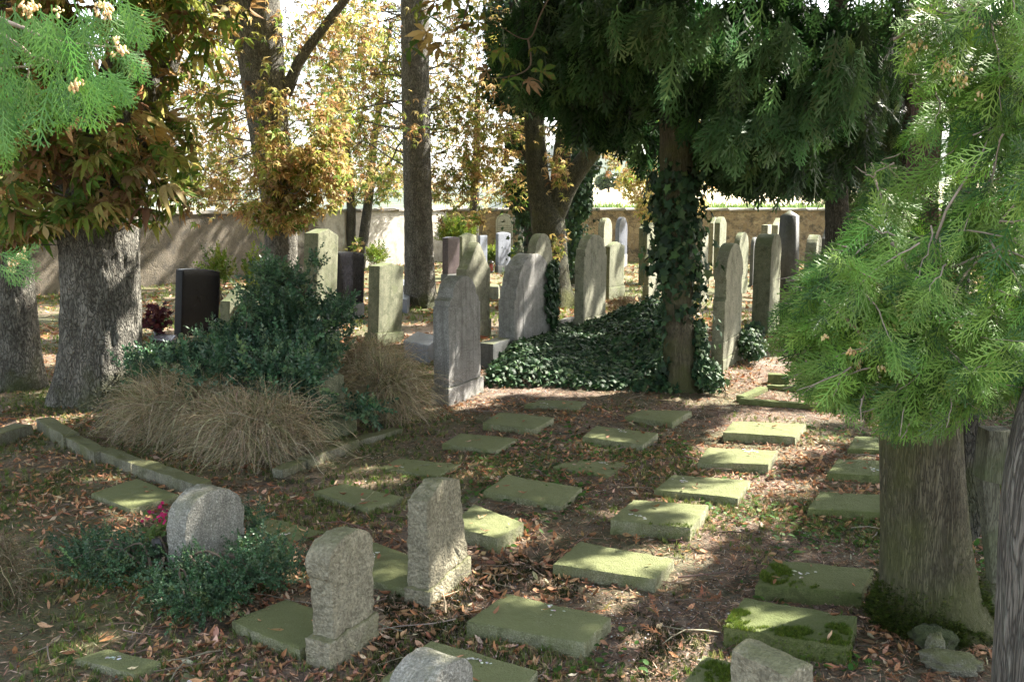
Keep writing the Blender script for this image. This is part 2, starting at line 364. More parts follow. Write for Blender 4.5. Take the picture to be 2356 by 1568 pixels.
# ------------------------------------------------------------------ tubes, trunks
def tube(pts, rad, sides=10, disp=None, cap=True):
    pts = np.asarray(pts, float); rad = np.asarray(rad, float); n = len(pts)
    T = np.gradient(pts, axis=0); T /= np.linalg.norm(T, axis=1)[:, None] + 1e-9
    ref = np.array([0, -1., 0.1]) if abs(T[:, 2]).mean() > .5 else np.array([0, 0, 1.])
    A = np.cross(T, ref); A /= np.linalg.norm(A, axis=1)[:, None] + 1e-9; B = np.cross(T, A)
    th = np.linspace(0, 2 * np.pi, sides, endpoint=False)
    cs, sn = np.cos(th), np.sin(th)
    rr = rad[:, None] * np.ones(sides)
    if disp is not None: rr = rr + disp(pts, rad, th)
    V = pts[:, None, :] + rr[:, :, None] * (A[:, None, :] * cs[None, :, None] + B[:, None, :] * sn[None, :, None])
    i = np.arange(n - 1)[:, None] * sides; j = np.arange(sides)[None, :]; j2 = (j + 1) % sides
    Fq = np.stack([(i + j), (i + j2), (i + sides + j2), (i + sides + j)], -1).reshape(-1, 4)
    V = V.reshape(-1, 3)
    if cap:
        V = np.concatenate([V, pts[-1:]]); k = len(V) - 1; b0 = (n - 1) * sides
        return V, [Fq, np.stack([b0 + np.arange(sides), b0 + (np.arange(sides) + 1) % sides, np.full(sides, k)], 1)]
    return V, [Fq]
def spline(ctrl, n):
    c = np.asarray(ctrl, float); t = np.linspace(0, len(c) - 1, n); i = np.clip(t.astype(int), 0, len(c) - 2); f = (t - i)[:, None]
    p0 = c[np.clip(i - 1, 0, None)]; p1 = c[i]; p2 = c[i + 1]; p3 = c[np.clip(i + 2, None, len(c) - 1)]
    return .5 * ((2 * p1) + (-p0 + p2) * f + (2 * p0 - 5 * p1 + 4 * p2 - p3) * f ** 2 + (-p0 + 3 * p1 - 3 * p2 + p3) * f ** 3)
def barkdisp(amp, fz, fa, seed, flute=0, z0=0, stripe=False):
    def f(pts, rad, th):
        n, s = len(pts), len(th)
        arc = np.stack([np.cos(th), np.sin(th)], 1)
        q = np.stack([np.repeat(rad, s) * np.tile(arc[:, 0], n) * fa, np.repeat(rad, s) * np.tile(arc[:, 1], n) * fa, np.repeat(pts[:, 2], s) * fz], 1)
        r = 1 - np.abs(2 * fbm(q, 3, seed) - 1) * 2.2
        d = amp * r.reshape(n, s)
        q2 = q.copy(); q2[:, 2] *= .4; q2 *= .22
        d += amp * 1.6 * (fbm(q2, 2, seed + 5) - .5).reshape(n, s)
        if flute:
            fl = np.exp(-np.clip(pts[:, 2] - z0, 0, None) / .55) + .25
            d += flute * fl[:, None] * rad[:, None] * (np.cos(th * 3 + seed) * .5 + np.cos(th * 5 + seed * 2) * .35 + np.cos(th * 2 + 1) * .3)[None, :]
        return d
    return f
def trunk_mb(mb, Y, pl, sides=40, step=.05, amp=.015, fz=5., fa=14., seed=1, flute=0, dY=0):
    """pl: (px, py, width in px); the stem stands at distance Y, dY is the lean in depth per metre of height"""
    C = []
    for px, py, wd in pl:
        p = P(px, py, Y); p = P(px, py, Y + dY * max(p[2], 0)); C.append([*p, wd * .5 * mpp(Y)])
    C = np.array(C); L = np.linalg.norm(np.diff(C[:, :3], axis=0), axis=1).sum()
    q = spline(C, max(int(L / step), 8))
    V, Fs = tube(q[:, :3], np.clip(q[:, 3], .004, None), sides, barkdisp(amp, fz, fa, seed, flute, 0))
    mb.add(V, Fs); return q
def rot_mats(n, r, updir=None, tilt=1.0):
    """random rotations; template z is the face normal, x is the long axis"""
    if updir is None:
        q = r.normal(size=(n, 4)); q /= np.linalg.norm(q, axis=1)[:, None]
        w_, x, y, z = q.T
        return np.stack([np.stack([1 - 2 * (y * y + z * z), 2 * (x * y - z * w_), 2 * (x * z + y * w_)], 1), np.stack([2 * (x * y + z * w_), 1 - 2 * (x * x + z * z), 2 * (y * z - x * w_)], 1), np.stack([2 * (x * z - y * w_), 2 * (y * z + x * w_), 1 - 2 * (x * x + y * y)], 1)], 1)
    a = np.asarray(updir, float); a = np.broadcast_to(a, (n, 3)) + tilt * r.normal(size=(n, 3)); a = a / np.linalg.norm(a, axis=1)[:, None]
    b = r.normal(size=(n, 3)); b -= (b * a).sum(1)[:, None] * a; b /= np.linalg.norm(b, axis=1)[:, None]
    return np.stack([b, np.cross(a, b), a], 2)
def axis_mats(xdir, r, tilt=.3, nz=None, nj=.45):
    n = len(xdir); a = xdir + tilt * r.normal(size=(n, 3)); a /= np.linalg.norm(a, axis=1)[:, None]
    b = r.normal(size=(n, 3)) if nz is None else nz + nj * r.normal(size=(n, 3))
    b = b - (b * a).sum(1)[:, None] * a; b /= np.linalg.norm(b, axis=1)[:, None]
    return np.stack([a, np.cross(b, a), b], 2)
def scatter(mb, tmpl, pos, rots, scale, col):
    n = len(pos)
    if n == 0: return
    which = np.arange(n) % len(tmpl); scale = np.broadcast_to(scale, n); col = np.broadcast_to(col, (n, 3))
    for k, (TV, TF) in enumerate(tmpl):
        s = which == k
        if not s.any(): continue
        V = np.einsum('nij,kj->nki', rots[s] * scale[s][:, None, None], TV) + pos[s][:, None, :]
        m_ = s.sum(); kk = len(TV)
        Fs = [(f[None] + (np.arange(m_) * kk)[:, None, None]).reshape(-1, f.shape[1]) for f in TF]
        mb.add(V.reshape(-1, 3), Fs, np.repeat(col[s], kk, axis=0))

# ------------------------------------------------------------------ leaf templates
def chestnut_template(nl, seg, curl, r, droop=.25):
    V = []; Q = []
    ang = np.linspace(-2.3, 2.3, nl) + r.normal(size=nl) * .12
    for a in ang:
        L = (1 - .28 * abs(a) / 2.3) * r.uniform(.8, 1.05) * .5; wd = L * r.uniform(.15, .23); tw = r.normal() * .5; cu = curl * r.uniform(.3, 1.6)
        b0 = len(V); ts = np.linspace(0, 1, seg + 1)
        for t in ts:
            ww = wd * (np.sin(np.pi * min(t, 1) ** 1.5) + (.06 if t < 1 else 0)) + .004
            c = np.array([t * L, 0, -droop * L * t * t - cu * L * t ** 3]); tr = tw * t + r.normal() * .12
            for s_ in (-1, 0, 1):
                y = s_ * ww * math.cos(tr); z = s_ * ww * math.sin(tr) + (.35 * ww if s_ else 0) * (1 + cu)
                p = c + np.array([0, y, z]); V.append([p[0] * math.cos(a) - p[1] * math.sin(a), p[0] * math.sin(a) + p[1] * math.cos(a), p[2]])
        for k in range(seg):
            o = b0 + k * 3; Q += [[o, o + 3, o + 4, o + 1], [o + 1, o + 4, o + 5, o + 2]]
    return np.array(V), [np.array(Q)]
r0 = np.random.default_rng(11)
T_CH_HI = [chestnut_template(r0.integers(5, 8), 4, c, r0) for c in (.1, .4, .8, .3, 1.1, .6)]
T_CH_MID = [chestnut_template(r0.integers(5, 7), 2, c, r0) for c in (.1, .4, .8, .5)]
def simple_leaf(nl, r):
    V = []; Q = []
    for a in np.linspace(-2.4, 2.4, nl):
        L = .5 * r.uniform(.75, 1.05); wd = L * .24; z = -r.uniform(.05, .35) * L; b = len(V)
        for p in ((0, 0, 0), (.6 * L, -wd, z * .4), (L, 0, z), (.6 * L, wd, z * .4)): V.append([p[0] * math.cos(a) - p[1] * math.sin(a), p[0] * math.sin(a) + p[1] * math.cos(a), p[2]])
        Q.append([b, b + 1, b + 2, b + 3])
    return np.array(V), [np.array(Q)]
T_CH_LO = [simple_leaf(5, r0) for _ in range(3)]
def leaflet(r, curl):
    V = []; Q = []; seg = 5; L = 1.0; wd = r.uniform(.10, .22); tw = r.normal() * .6
    for k in range(seg + 1):
        t = k / seg; ww = wd * (math.sin(math.pi * t ** 1.3) + .04)
        for s_ in (-1, 0, 1):
            V.append([(t - .5) * L, s_ * ww * math.cos(tw * t), s_ * ww * math.sin(tw * t) + (abs(s_) * ww * r.uniform(.4, 1.2)) * curl + curl * .8 * (t - .5) ** 2 + r.normal() * .012])
    for k in range(seg):
        o = k * 3; Q += [[o, o + 3, o + 4, o + 1], [o + 1, o + 4, o + 5, o + 2]]
    return np.array(V), [np.array(Q)]
T_LITTER = [leaflet(r0, c) for c in (.3, .6, 1.1, .4, .8, 1.3, .5, .9)]
def thuja_template(npair, sub, r, wide=.42, wth=.013, droop=.25, arch=0.0):
    V = []; Q = []
    def strip(a, b, w0, w1):
        d = b - a; n = np.array([-d[1], d[0], 0]); n = n / (np.linalg.norm(n) + 1e-9); k = len(V)
        V.extend([a - n * w0, b - n * w1, b + n * w1, a + n * w0]); Q.append([k, k + 1, k + 2, k + 3])
    prev = np.zeros(3); y = 0
    for i in range(npair):
        t = (i + 1) / npair; y += r.normal() * .008
        cur = np.array([t, y, -droop * t * t + arch * t]); strip(prev, cur, wth * 1.1, wth * .9)
        env = wide * math.sin(math.pi * min(1, .12 + .88 * t) ** .8) * (1 if t < .97 else .5) + .03
        for s_ in (-1, 1):
            L = env * r.uniform(.75, 1.1); an = s_ * r.uniform(.6, .85)
            dr = np.array([math.cos(an), math.sin(an), -.15 + r.normal() * .12])
            e = cur + dr * L; strip(cur, e, wth, wth * .6)
            for k in range(sub):
                tt = (k + .8) / (sub + .6); b = cur + dr * L * tt; l2 = L * (.42 * (1 - tt) + .14)
                for s2 in ((-1, 1) if sub > 2 else (1 if k % 2 else -1,)):
                    a2 = an + s2 * r.uniform(.5, .75); strip(b, b + np.array([math.cos(a2), math.sin(a2), -.1]) * l2, wth * .85, wth * .5)
        prev = cur
    V = np.array(V); V[:, 2] -= .35 * V[:, 1] ** 2
    return V, [np.array(Q)]
T_TH_HI = [thuja_template(7, 2, r0, .42, .012) for _ in range(6)]
T_TH_MID = [thuja_template(8, 1, r0, .30, .019, .3) for _ in range(4)]
T_TH_FAN = [thuja_template(6, 1, r0, .42, .026, .35) for _ in range(6)]
T_TH_LO = [thuja_template(5, 0, r0, .40, .075, .35) for _ in range(3)]
def ivy_template(r, j=.0):
    pts = [(0, 0), (-.12, .32), (-.42, .42), (.0, .36 + .14), (.38, .40), (.45, .2), (1., 0)]
    out = [(.0, -.02), (-.15, .40), (.22, .34), (.42, .52), (.55, .22), (1.0, 0)]
    full = out + [(x, -y) for x, y in out[1:-1][::-1]]
    V = [[.32, 0, .05]] + [[x, y, -.10 * abs(y) * 2 - .12 * x * x + r.normal() * .02] for x, y in full]; n = len(full)
    return np.array(V), [np.array([[0, 1 + k, 1 + (k + 1) % n] for k in range(n)])]
T_IVY = [ivy_template(r0) for _ in range(4)]
def sprig_template(r, n=9, L=1.0, lw=.075, ll=.2):
    V = []; Q = []
    V += [[0, -.006, 0], [L, -.003, -.1], [L, .003, -.1], [0, .006, 0]]; Q.append([0, 1, 2, 3])
    for k in range(n):
        t = .15 + .85 * k / (n - 1); a0 = r.uniform(.5, 1.1) if k < n - 1 else .1; roll = k * 1.57 + r.normal() * .3
        for s_ in (-1, 1):
            a = a0 * s_; l = ll * r.uniform(.8, 1.15); b = len(V); dr = np.array([math.cos(a), math.sin(a) * math.cos(roll), math.sin(a) * math.sin(roll)])
            nn = np.cross(dr, r.normal(size=3)); nn /= np.linalg.norm(nn); o = np.array([t * L, 0, -.1 * t]); up = np.cross(dr, nn) * .03
            V += [list(o), list(o + dr * l * .5 - nn * lw * l * 4), list(o + dr * l), list(o + dr * l * .5 + nn * lw * l * 4), list(o + dr * l * .5 + up * .5)]
            Q += [[b, b + 1, b + 2, b + 4], [b, b + 4, b + 2, b + 3]]
    return np.array(V), [np.array(Q)]
T_SPRIG = [sprig_template(r0) for _ in range(5)]
T_COT = [sprig_template(r0, 11, 1.0, .1, .13) for _ in range(5)]
def blade_template(r, n=7, h=1.0):
    V = []; Q = []
    for k in range(n):
        a = r.uniform(0, 6.28); b = r.uniform(.1, .6); w_ = .035; hh = h * r.uniform(.5, 1); o = r.normal(size=2) * .12; i = len(V)
        d = np.array([math.cos(a), math.sin(a)]); s_ = np.array([-d[1], d[0]]) * w_
        for t, q in ((0, 1), (.55, .8), (1, .05)):
            c = o + d * b * hh * t * t; z = hh * t * (1 - .25 * b * t)
            V += [[c[0] - s_[0] * q, c[1] - s_[1] * q, z], [c[0] + s_[0] * q, c[1] + s_[1] * q, z]]
        Q += [[i, i + 1, i + 3, i + 2], [i + 2, i + 3, i + 5, i + 4]]
    return np.array(V), [np.array(Q)]
T_GRASS = [blade_template(r0) for _ in range(6)]
def pal(r, n, cols, wts, jit=.18):
    cols = np.array(cols); k = r.choice(len(cols), n, p=np.array(wts) / sum(wts)); c = cols[k]
    return np.clip(c * (1 + jit * r.normal(size=(n, 1))) * (1 + .07 * r.normal(size=(n, 3))), .003, .9)
CH_COLS = [(.44, .28, .13), (.58, .45, .22), (.29, .185, .10), (.21, .28, .06), (.36, .39, .11), (.11, .21, .04), (.64, .53, .19)]
CH_GOLD = [2, 3, 1.4, 1.6, 2, .8, 1.5]; CH_GREEN = [1.2, 1, 1.2, 3, 2, 3, .3]; CH_YEL = [1, 3, .5, 1, 3, .3, 4]
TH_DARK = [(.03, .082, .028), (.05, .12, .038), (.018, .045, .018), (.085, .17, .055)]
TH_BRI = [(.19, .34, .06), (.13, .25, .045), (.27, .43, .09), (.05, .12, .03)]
IVYC = [(.026, .062, .028), (.04, .085, .036), (.06, .115, .045), (.018, .042, .02), (.085, .14, .05)]
PRIV = [(.065, .14, .075), (.105, .20, .11), (.035, .08, .045), (.18, .28, .13)]

# ------------------------------------------------------------------ where leaves are left out to place the sun patches
def shadow_xy(p): return p[:, :2] - p[:, 2:3] * SD[:2] / SD[2]
def inpoly(q, poly):
    r = np.zeros(len(q), bool); n = len(poly); x, y = q[:, 0], q[:, 1]
    for i in range(n):
        (x1, y1), (x2, y2) = poly[i], poly[(i + 1) % n]
        c = ((y1 > y) != (y2 > y)); xx = (x2 - x1) * (y - y1) / ((y2 - y1) if y2 != y1 else 1e-9) + x1
        r ^= c & (x < xx)
    return r
def gp(*pts, z=0.0):                    # ground polygon; points at height z are moved to where their sun ray meets z=0
    out = []
    for a in pts:
        p = G(a[0], a[1], z); out.append((p[0] - z * SD[0] / SD[2], p[1] - z * SD[1] / SD[2]))
    return out
LIT = [gp((1600, 1240), (1540, 1345), (1500, 1335), (1500, 1300), (1560, 1235), (1600, 1195), (1585, 1160), (1620, 1140), (1700, 1110), (1720, 1070), (1600, 1070), (1600, 1030), (1640, 1010), (1670, 990), (1660, 962), (1760, 955), (1905, 950)),
       gp((1310, 1345), (1390, 1335), (1400, 1375), (1330, 1395)),
       gp((880, 1590), (900, 1500), (1000, 1470), (1090, 1520), (1110, 1600), z=.75),
       gp((1420, 1316), (1500, 1306), (1540, 1290), (1545, 1330), (1490, 1345)),
       gp((1450, 1180), (1560, 1170), (1628, 1165), (1640, 1200), (1600, 1200), (1480, 1205)),
       gp((1640, 930), (1600, 905), (1650, 850), (1760, 820), (1830, 850), (1930, 900), (1900, 935)),
       gp((1400, 925), (1520, 890), (1650, 905), (1640, 935)),
       gp((1000, 1345), (1075, 1180), (1095, 1180), (1030, 1390), (995, 1390), z=.15),
       gp((1110, 1180), (1190, 1185), (1200, 1215), (1130, 1215), z=.1)]
LIT += [[(-9.6, 14.0), (-4.8, 14.0), (-4.8, 18.2), (-9.6, 18.2)]]
for _px, _py, _Y, _r in ((2230, 640, 4.2, .34), (2330, 600, 4.2, .3), (2020, 800, 4.3, .12), (2150, 940, 4.1, .10), (60, 120, 3.2, .35), (180, 190, 3.2, .25), (1560, 110, 10.7, .35), (1800, 150, 10.6, .3), (1690, 60, 10.6, .3), (1880, 280, 11, .25), (1930, 700, 4.4, .16), (2150, 560, 4.2, .25), (2260, 720, 4.2, .25), (2090, 850, 4.2, .12), (2300, 480, 4.2, .2), (250, 300, 10.5, .35), (60, 420, 10.5, .3), (330, 120, 10.8, .4), (1520, 820, 11.8, .2), (200, 620, 11, .25), (215, 850, 10.8, .2)):
    _p = P(_px, _py, _Y); _g = _p[:2] - _p[2] * SD[:2] / SD[2]; LIT.append([(_g[0] + _r * math.cos(a), _g[1] + _r * math.sin(a)) for a in np.linspace(0, 5.5, 8)])
def dil(f, g, d):
    L = f(g)
    for a in np.linspace(0, 2 * np.pi, 6, endpoint=False): L |= f(g + d * np.array([math.cos(a), math.sin(a)]))
    return L
def litmask(g):
    """True where the sun should reach the ground position g"""
    q = xyz(g[:, 0], g[:, 1]); wob = .10 * (np.stack([vn(q * 3, 71), vn(q * 3, 72)], 1) - .5) * 2
    g2 = g + wob; L = np.zeros(len(g), bool)
    for p in LIT: L |= inpoly(g2, p)
    n = fbm(q * np.array([1.7, 1.7, 1]), 3, 31); big = fbm(q * .33, 2, 44)
    thr = np.interp(g[:, 1], [2, 9, 12, 16, 24, 34], [.665, .66, .60, .55, .52, .46])
    thr = thr + np.where((g[:, 0] < -3.2) & (g[:, 1] < 30), .03, 0) + (.5 - big) * .16
    hot = (g[:, 1] > 30) & (g[:, 0] > -6.5)
    right = (g[:, 0] > 3.6) & (g[:, 1] > 10)
    thr = np.where(right, thr - .06, thr)
    wallshade = (g[:, 1] > 22) & (g[:, 0] < -6.5); thr = np.where(wallshade, .66, thr)
    return L | (n > thr) | hot

# ------------------------------------------------------------------ trees
def blobs(specs, r, clump=1.5, thr=.42, mask=False):
    """specs: (px, py, Y, rx_px, ry_px, ry_m, n). Returns points in the ellipsoids, thinned into clumps"""
    out = []
    for px, py, Y, rx, ry, dy, n in specs:
        c = P(px, py, Y); k = mpp(Y); q = r.normal(size=(int(n * 2.2), 3)); q /= np.linalg.norm(q, axis=1)[:, None]; q *= r.uniform(0, 1, (len(q), 1)) ** (1 / 2.4)
        p = c + q * np.array([rx * k, dy, ry * k])
        nn = fbm(p * clump, 2, 61); p = p[nn > thr][:n]; out.append(p)
    p = np.concatenate(out)
    if mask: p = p[~strong(p) | (r.uniform(size=len(p)) < .04)]
    return p
def inlit(g):
    L = np.zeros(len(g), bool)
    for q in LIT: L |= inpoly(g, q)
    return L
def strong(p):
    g = shadow_xy(p); L = dil(inlit, g, .16)
    return L | ((g[:, 1] > 31) & (g[:, 0] > -6.0) & (g[:, 0] < 1) & (r_hot(g) > .38))
def r_hot(g): return fbm(xyz(g[:, 0], g[:, 1]) * .8, 2, 77)
def crown_chestnut(parent, base, pts, r, wts=CH_GOLD, size=.32, tm=T_CH_MID, name='crown', mat='chest'):
    mb = MB(); n = len(pts)
    clust = fbm(pts * .9, 2, 13)[:, None]
    col = pal(r, n, CH_COLS, wts)
    scatter(mb, tm, pts, rot_mats(n, r, (0, -.1, 1), .55), size * r.uniform(.65, 1.25, n), col)
    return obj(name, mb.mesh(name, M[mat], base), parent)
def crown_thuja(mb, pts, r, size=.3, tm=T_TH_MID, cols=TH_DARK, hang=(0, 0, -1), tilt=.35, wts=(3, 3, 2, 1), nz=(.1, -1, .3)):
    n = len(pts); d = np.broadcast_to(np.asarray(hang, float), (n, 3))
    scatter(mb, tm, pts, axis_mats(d, r, tilt, np.tile(nz, (n, 1)), .6), size * r.uniform(.6, 1.3, n), pal(r, n, cols, wts))
def twig_mb(mb, roots, targets, r, rad=.012, sides=5):
    for a in targets:
        b = roots[np.argmin(np.linalg.norm(roots[:, :3] - a, axis=1) + .6 * np.clip(roots[:, 2] - a[2], 0, None))][:3]
        m_ = (a + b) / 2 + r.normal(size=3) * .12 * np.linalg.norm(a - b) + np.array([0, 0, .12 * np.linalg.norm(a - b)])
        q = spline([b, (b + m_) / 2 + r.normal(size=3) * .05, m_, a], 9); L = np.linalg.norm(a - b)
        V, Fs = tube(q, np.linspace(rad * (1 + L * .5), rad * .35, 9), sides); mb.add(V, Fs)

SHADE_CANOPY = {}
def shade_canopy():
    """unseen high foliage added to shade the graves, shared out to the nearest visible crowns"""
    r = np.random.default_rng(5)
    n = 330000
    gx = r.uniform(-20, 14, n); gy = r.uniform(1.0, 37, n)
    z = (3.0 + .215 * gy) / .871 + r.uniform(0, 1, n) ** 1.2 * 4.5
    p = np.stack([gx + z * SD[0] / SD[2], gy + z * SD[1] / SD[2], z], 1); g = shadow_xy(p)
    keep = ~(dil(litmask, g, .11) | dil(inlit, g, .24)); dens = np.interp(g[:, 1], [0, 12, 20, 37], [1, .9, .55, .4]) * np.where(g[:, 0] < -9, .7, 1)
    keep &= r.uniform(size=len(p)) < dens
    return p[keep]
UP = shade_canopy()  # unseen leaves shaped to shade the graves and spare chosen sun patches
carriers = {'T1': (-3, 12), 'T3': (-1.5, 22), 'T5': (1.5, 22.5), 'T6': (2.2, 12.5), 'T7': (3.4, 6.5), 'T8': (6, 17)}  # visible trees whose crowns take up the added shade leaves
ok = list(carriers); dd = np.stack([np.hypot(UP[:, 0] - carriers[k][0] - 2, UP[:, 1] - carriers[k][1] - 1) * (1.0 if k != 'T1' else 1.1) for k in ok], 1); oi = dd.argmin(1)
for i, k in enumerate(ok): SHADE_CANOPY[k] = UP[oi == i]

def tree(key, label, Y, stems, mat, seed, crown_specs=(), wts=CH_GOLD, size=.32, tm=T_CH_MID, twigs=25, sides=40, step=.06, amp=.015, fz=5, fa=14, flute=0, name='chestnut_tree', cat='tree', group=None, thr=.42, clump=1.5, mask=True, extra_branches=()):
    r = np.random.default_rng(seed)
    b = P(stems[0][0][0], stems[0][0][1], Y); base = np.array([b[0], b[1], 0.0])
    t = empty(name, base); tag(t, label, cat, group)
    mb = MB(); qs = []
    for k, s in enumerate(stems):
        qs.append(trunk_mb(mb, Y, s, sides if k == 0 else int(sides * .7), step, amp, fz, fa, seed + k, flute if k == 0 else 0))
    obj('trunk', mb.mesh('trunk', mat, base, smooth=True), t)
    roots = np.concatenate(qs)[:, :4]; roots = roots[roots[:, 2] > 1.5]
    bm_ = MB(); brs = []
    for s in extra_branches:
        brs.append(trunk_mb(bm_, Y, s, 10, .08, .004, 5, 14, seed + 40))
    pts = np.zeros((0, 3))
    if crown_specs:
        pts = blobs(crown_specs, r, clump, thr, mask)
        allr = np.concatenate([roots] + brs) if brs else roots
        sel = pts[r.choice(len(pts), min(twigs, len(pts)), replace=False)]
        if len(sel): twig_mb(bm_, allr, sel, r, .010)
    if bm_.n: obj('branch', bm_.mesh('branch', mat, base, smooth=True), t)
    up = SHADE_CANOPY.get(key)
    if crown_specs:
        mbc = MB(); n = len(pts)
        scatter(mbc, tm, pts, rot_mats(n, r, (0, -.1, 1), .55), size * r.uniform(.65, 1.25, n), pal(r, n, CH_COLS, wts))
        if up is not None:
            n = len(up); scatter(mbc, T_CH_LO, up, rot_mats(n, r, (0, 0, 1), .5), .32 * r.uniform(.7, 1.2, n), pal(r, n, CH_COLS, CH_GREEN))  # unseen leaves added for shade, merged into this crown
        obj('crown', mbc.mesh('crown', M['chest'], base), t)
    return t, base, roots, r

# big left chestnut
Y1 = G(228, 925)[1]
T1, b1, _, _ = tree('T1', 'broad chestnut with fluted grey bark and moss at its foot, largest trunk on the left', Y1,
    [[(228, 960, 250), (228, 925, 212), (230, 880, 190), (233, 800, 172), (232, 650, 165), (228, 520, 165), (232, 420, 185), (262, 330, 170), (300, 230, 150), (345, 90, 135), (390, -40, 120), (440, -220, 100), (480, -520, 70), (500, -800, 30)],
     [(215, 430, 130), (185, 330, 125), (150, 200, 125), (110, 60, 115), (60, -100, 95), (0, -300, 70), (-40, -600, 30)]],
    M['bark'], 3,
    [(215, 330, Y1 - 1.0, 190, 90, .7, 95), (80, 360, Y1 - 1.0, 130, 110, .6, 110), (330, 420, Y1 - .8, 130, 110, .6, 110), (170, 480, Y1 - 1.1, 180, 50, .5, 95), (60, 200, Y1 - .6, 150, 120, .8, 120), (400, 180, Y1 - .5, 130, 190, .7, 110), (150, 60, Y1 - .6, 260, 110, .8, 200), (430, 30, Y1 - .5, 160, 90, .7, 90), (350, 320, Y1, 90, 90, .6, 80), (20, 520, Y1 - .4, 90, 60, .5, 70)],
    [1.8, 1.6, 2, 2.8, 1.6, 3.4, .5], .34, T_CH_HI, 60, 130, .03, .030, 3.0, 12, .17, thr=.40, clump=2.2, mask=False)
Y0 = G(48, 893)[1]
tree('T0', 'dark barked chestnut cut by the left edge of the picture, mossy at its foot', Y0,
    [[(48, 920, 130), (48, 885, 108), (42, 820, 95), (36, 700, 84), (28, 560, 76), (20, 400, 80), (10, 250, 85), (0, 50, 80), (-10, -200, 60), (-20, -600, 20)]],
    M['bark'], 5, [(20, 450, Y0 - .5, 120, 110, .8, 150), (20, 200, Y0, 130, 150, 1, 160), (100, 520, Y0 + .5, 70, 40, .6, 40), (150, 380, Y0 + .8, 110, 130, .8, 110)], [2, 1.4, 2, 2, 1.4, 2.4, .5], .3, T_CH_MID, 30, 60, .06, .014, 4, 12, .08)
# second chestnut with golden epicormic leaves
Y2 = G(655, 750)[1]
tree('T2', 'chestnut trunk sleeved in sunlit golden leaves, left of the tall olive gabled stone', Y2,
    [[(658, 775, 95), (655, 745, 80), (652, 700, 72), (648, 600, 70), (644, 500, 72), (632, 400, 78), (615, 270, 88), (602, 150, 96), (590, 30, 104), (575, -120, 100), (560, -400, 60)],
     [(625, 220, 70), (560, 60, 70), (520, -40, 66), (480, -200, 50), (440, -420, 25)]],
    M['bark'], 7,
    [(655, 400, Y2 - .7, 80, 120, .8, 620), (610, 250, Y2 - .7, 60, 60, .5, 70), (735, 400, Y2 - .6, 80, 90, .9, 640), (640, 480, Y2 - .7, 100, 60, .7, 380), (745, 300, Y2 - .5, 60, 50, .7, 120), (720, 250, Y2, 110, 80, 1, 120), (600, 100, Y2 - .6, 90, 110, .8, 70),
     (470, 330, Y2 + 1.5, 120, 190, 1.4, 560), (480, 120, Y2 + 1, 110, 130, 1.4, 350), (500, 440, Y2 + 1.5, 100, 50, 1, 130), (400, 30, Y2, 120, 80, 1, 200), (780, 60, Y2 + .5, 110, 90, 1.2, 330)],
    CH_GOLD, .27, T_CH_MID, 90, 40, .07, .018, 4, 12, .06, thr=.38, clump=1.6, mask=False,
    extra_branches=[[(658, 215, 30), (690, 140, 24), (740, 70, 20), (792, 3, 18), (860, -80, 14)], [(590, 150, 34), (560, 110, 26), (520, 60, 22), (470, -5, 20), (400, -90, 12)]])
Y3 = G(970, 706)[1]
tree('T3', 'straight bare chestnut trunk in the middle with moss at its foot', Y3,
    [[(970, 722, 105), (970, 705, 84), (968, 690, 76), (966, 640, 69), (963, 520, 64), (960, 400, 62), (957, 260, 60), (955, 100, 60), (955, -60, 58), (960, -300, 45), (960, -700, 15)]],
    M['bark'], 9,
    [(840, 120, Y3 + 1.5, 110, 170, 1.6, 900), (830, 330, Y3 + 2.5, 110, 120, 1.5, 620), (1050, 300, Y3 + 1.5, 85, 140, 1.5, 560), (1060, 120, Y3 + 1, 70, 90, 1.2, 160), (1080, 430, Y3 + 1, 100, 50, 1.2, 260), (955, 60, Y3 - 1, 60, 80, .7, 50), (950, 300, Y3 - .8, 45, 150, .4, 40), (1010, 20, Y3, 100, 50, 1, 130)],
    [1.4, 2.2, 1.4, 3, 3, 1.2, 1], .27, T_CH_MID, 70, 40, .07, .014, 5, 14, .05, thr=.44)
Y4 = 34.0
tree('T4', 'slender double stemmed tree standing at the foot of the left wall', Y4,
    [[(823, 622, 30), (818, 600, 24), (808, 550, 22), (808, 480, 21), (802, 400, 18), (795, 300, 15), (780, 150, 10), (770, 20, 5)], [(826, 618, 28), (832, 580, 24), (840, 520, 22), (850, 440, 20), (860, 330, 16), (880, 200, 12), (900, 50, 6)]],
    M['barkdark'], 11,
    [(820, 420, Y4, 130, 50, 2, 650), (760, 200, Y4 + 1, 130, 180, 2.5, 1300), (890, 250, Y4, 90, 200, 2, 900), (900, 420, Y4 - 1, 90, 60, 1.5, 300), (700, 330, Y4 + 1, 100, 110, 2, 500), (820, 570, Y4 - .5, 25, 25, .6, 50)], [1, 1.8, 1, 4, 3, 2, .8], .30, T_CH_MID, 60, 14, .12, .006, 5, 14, 0, thr=.44, clump=1.0)
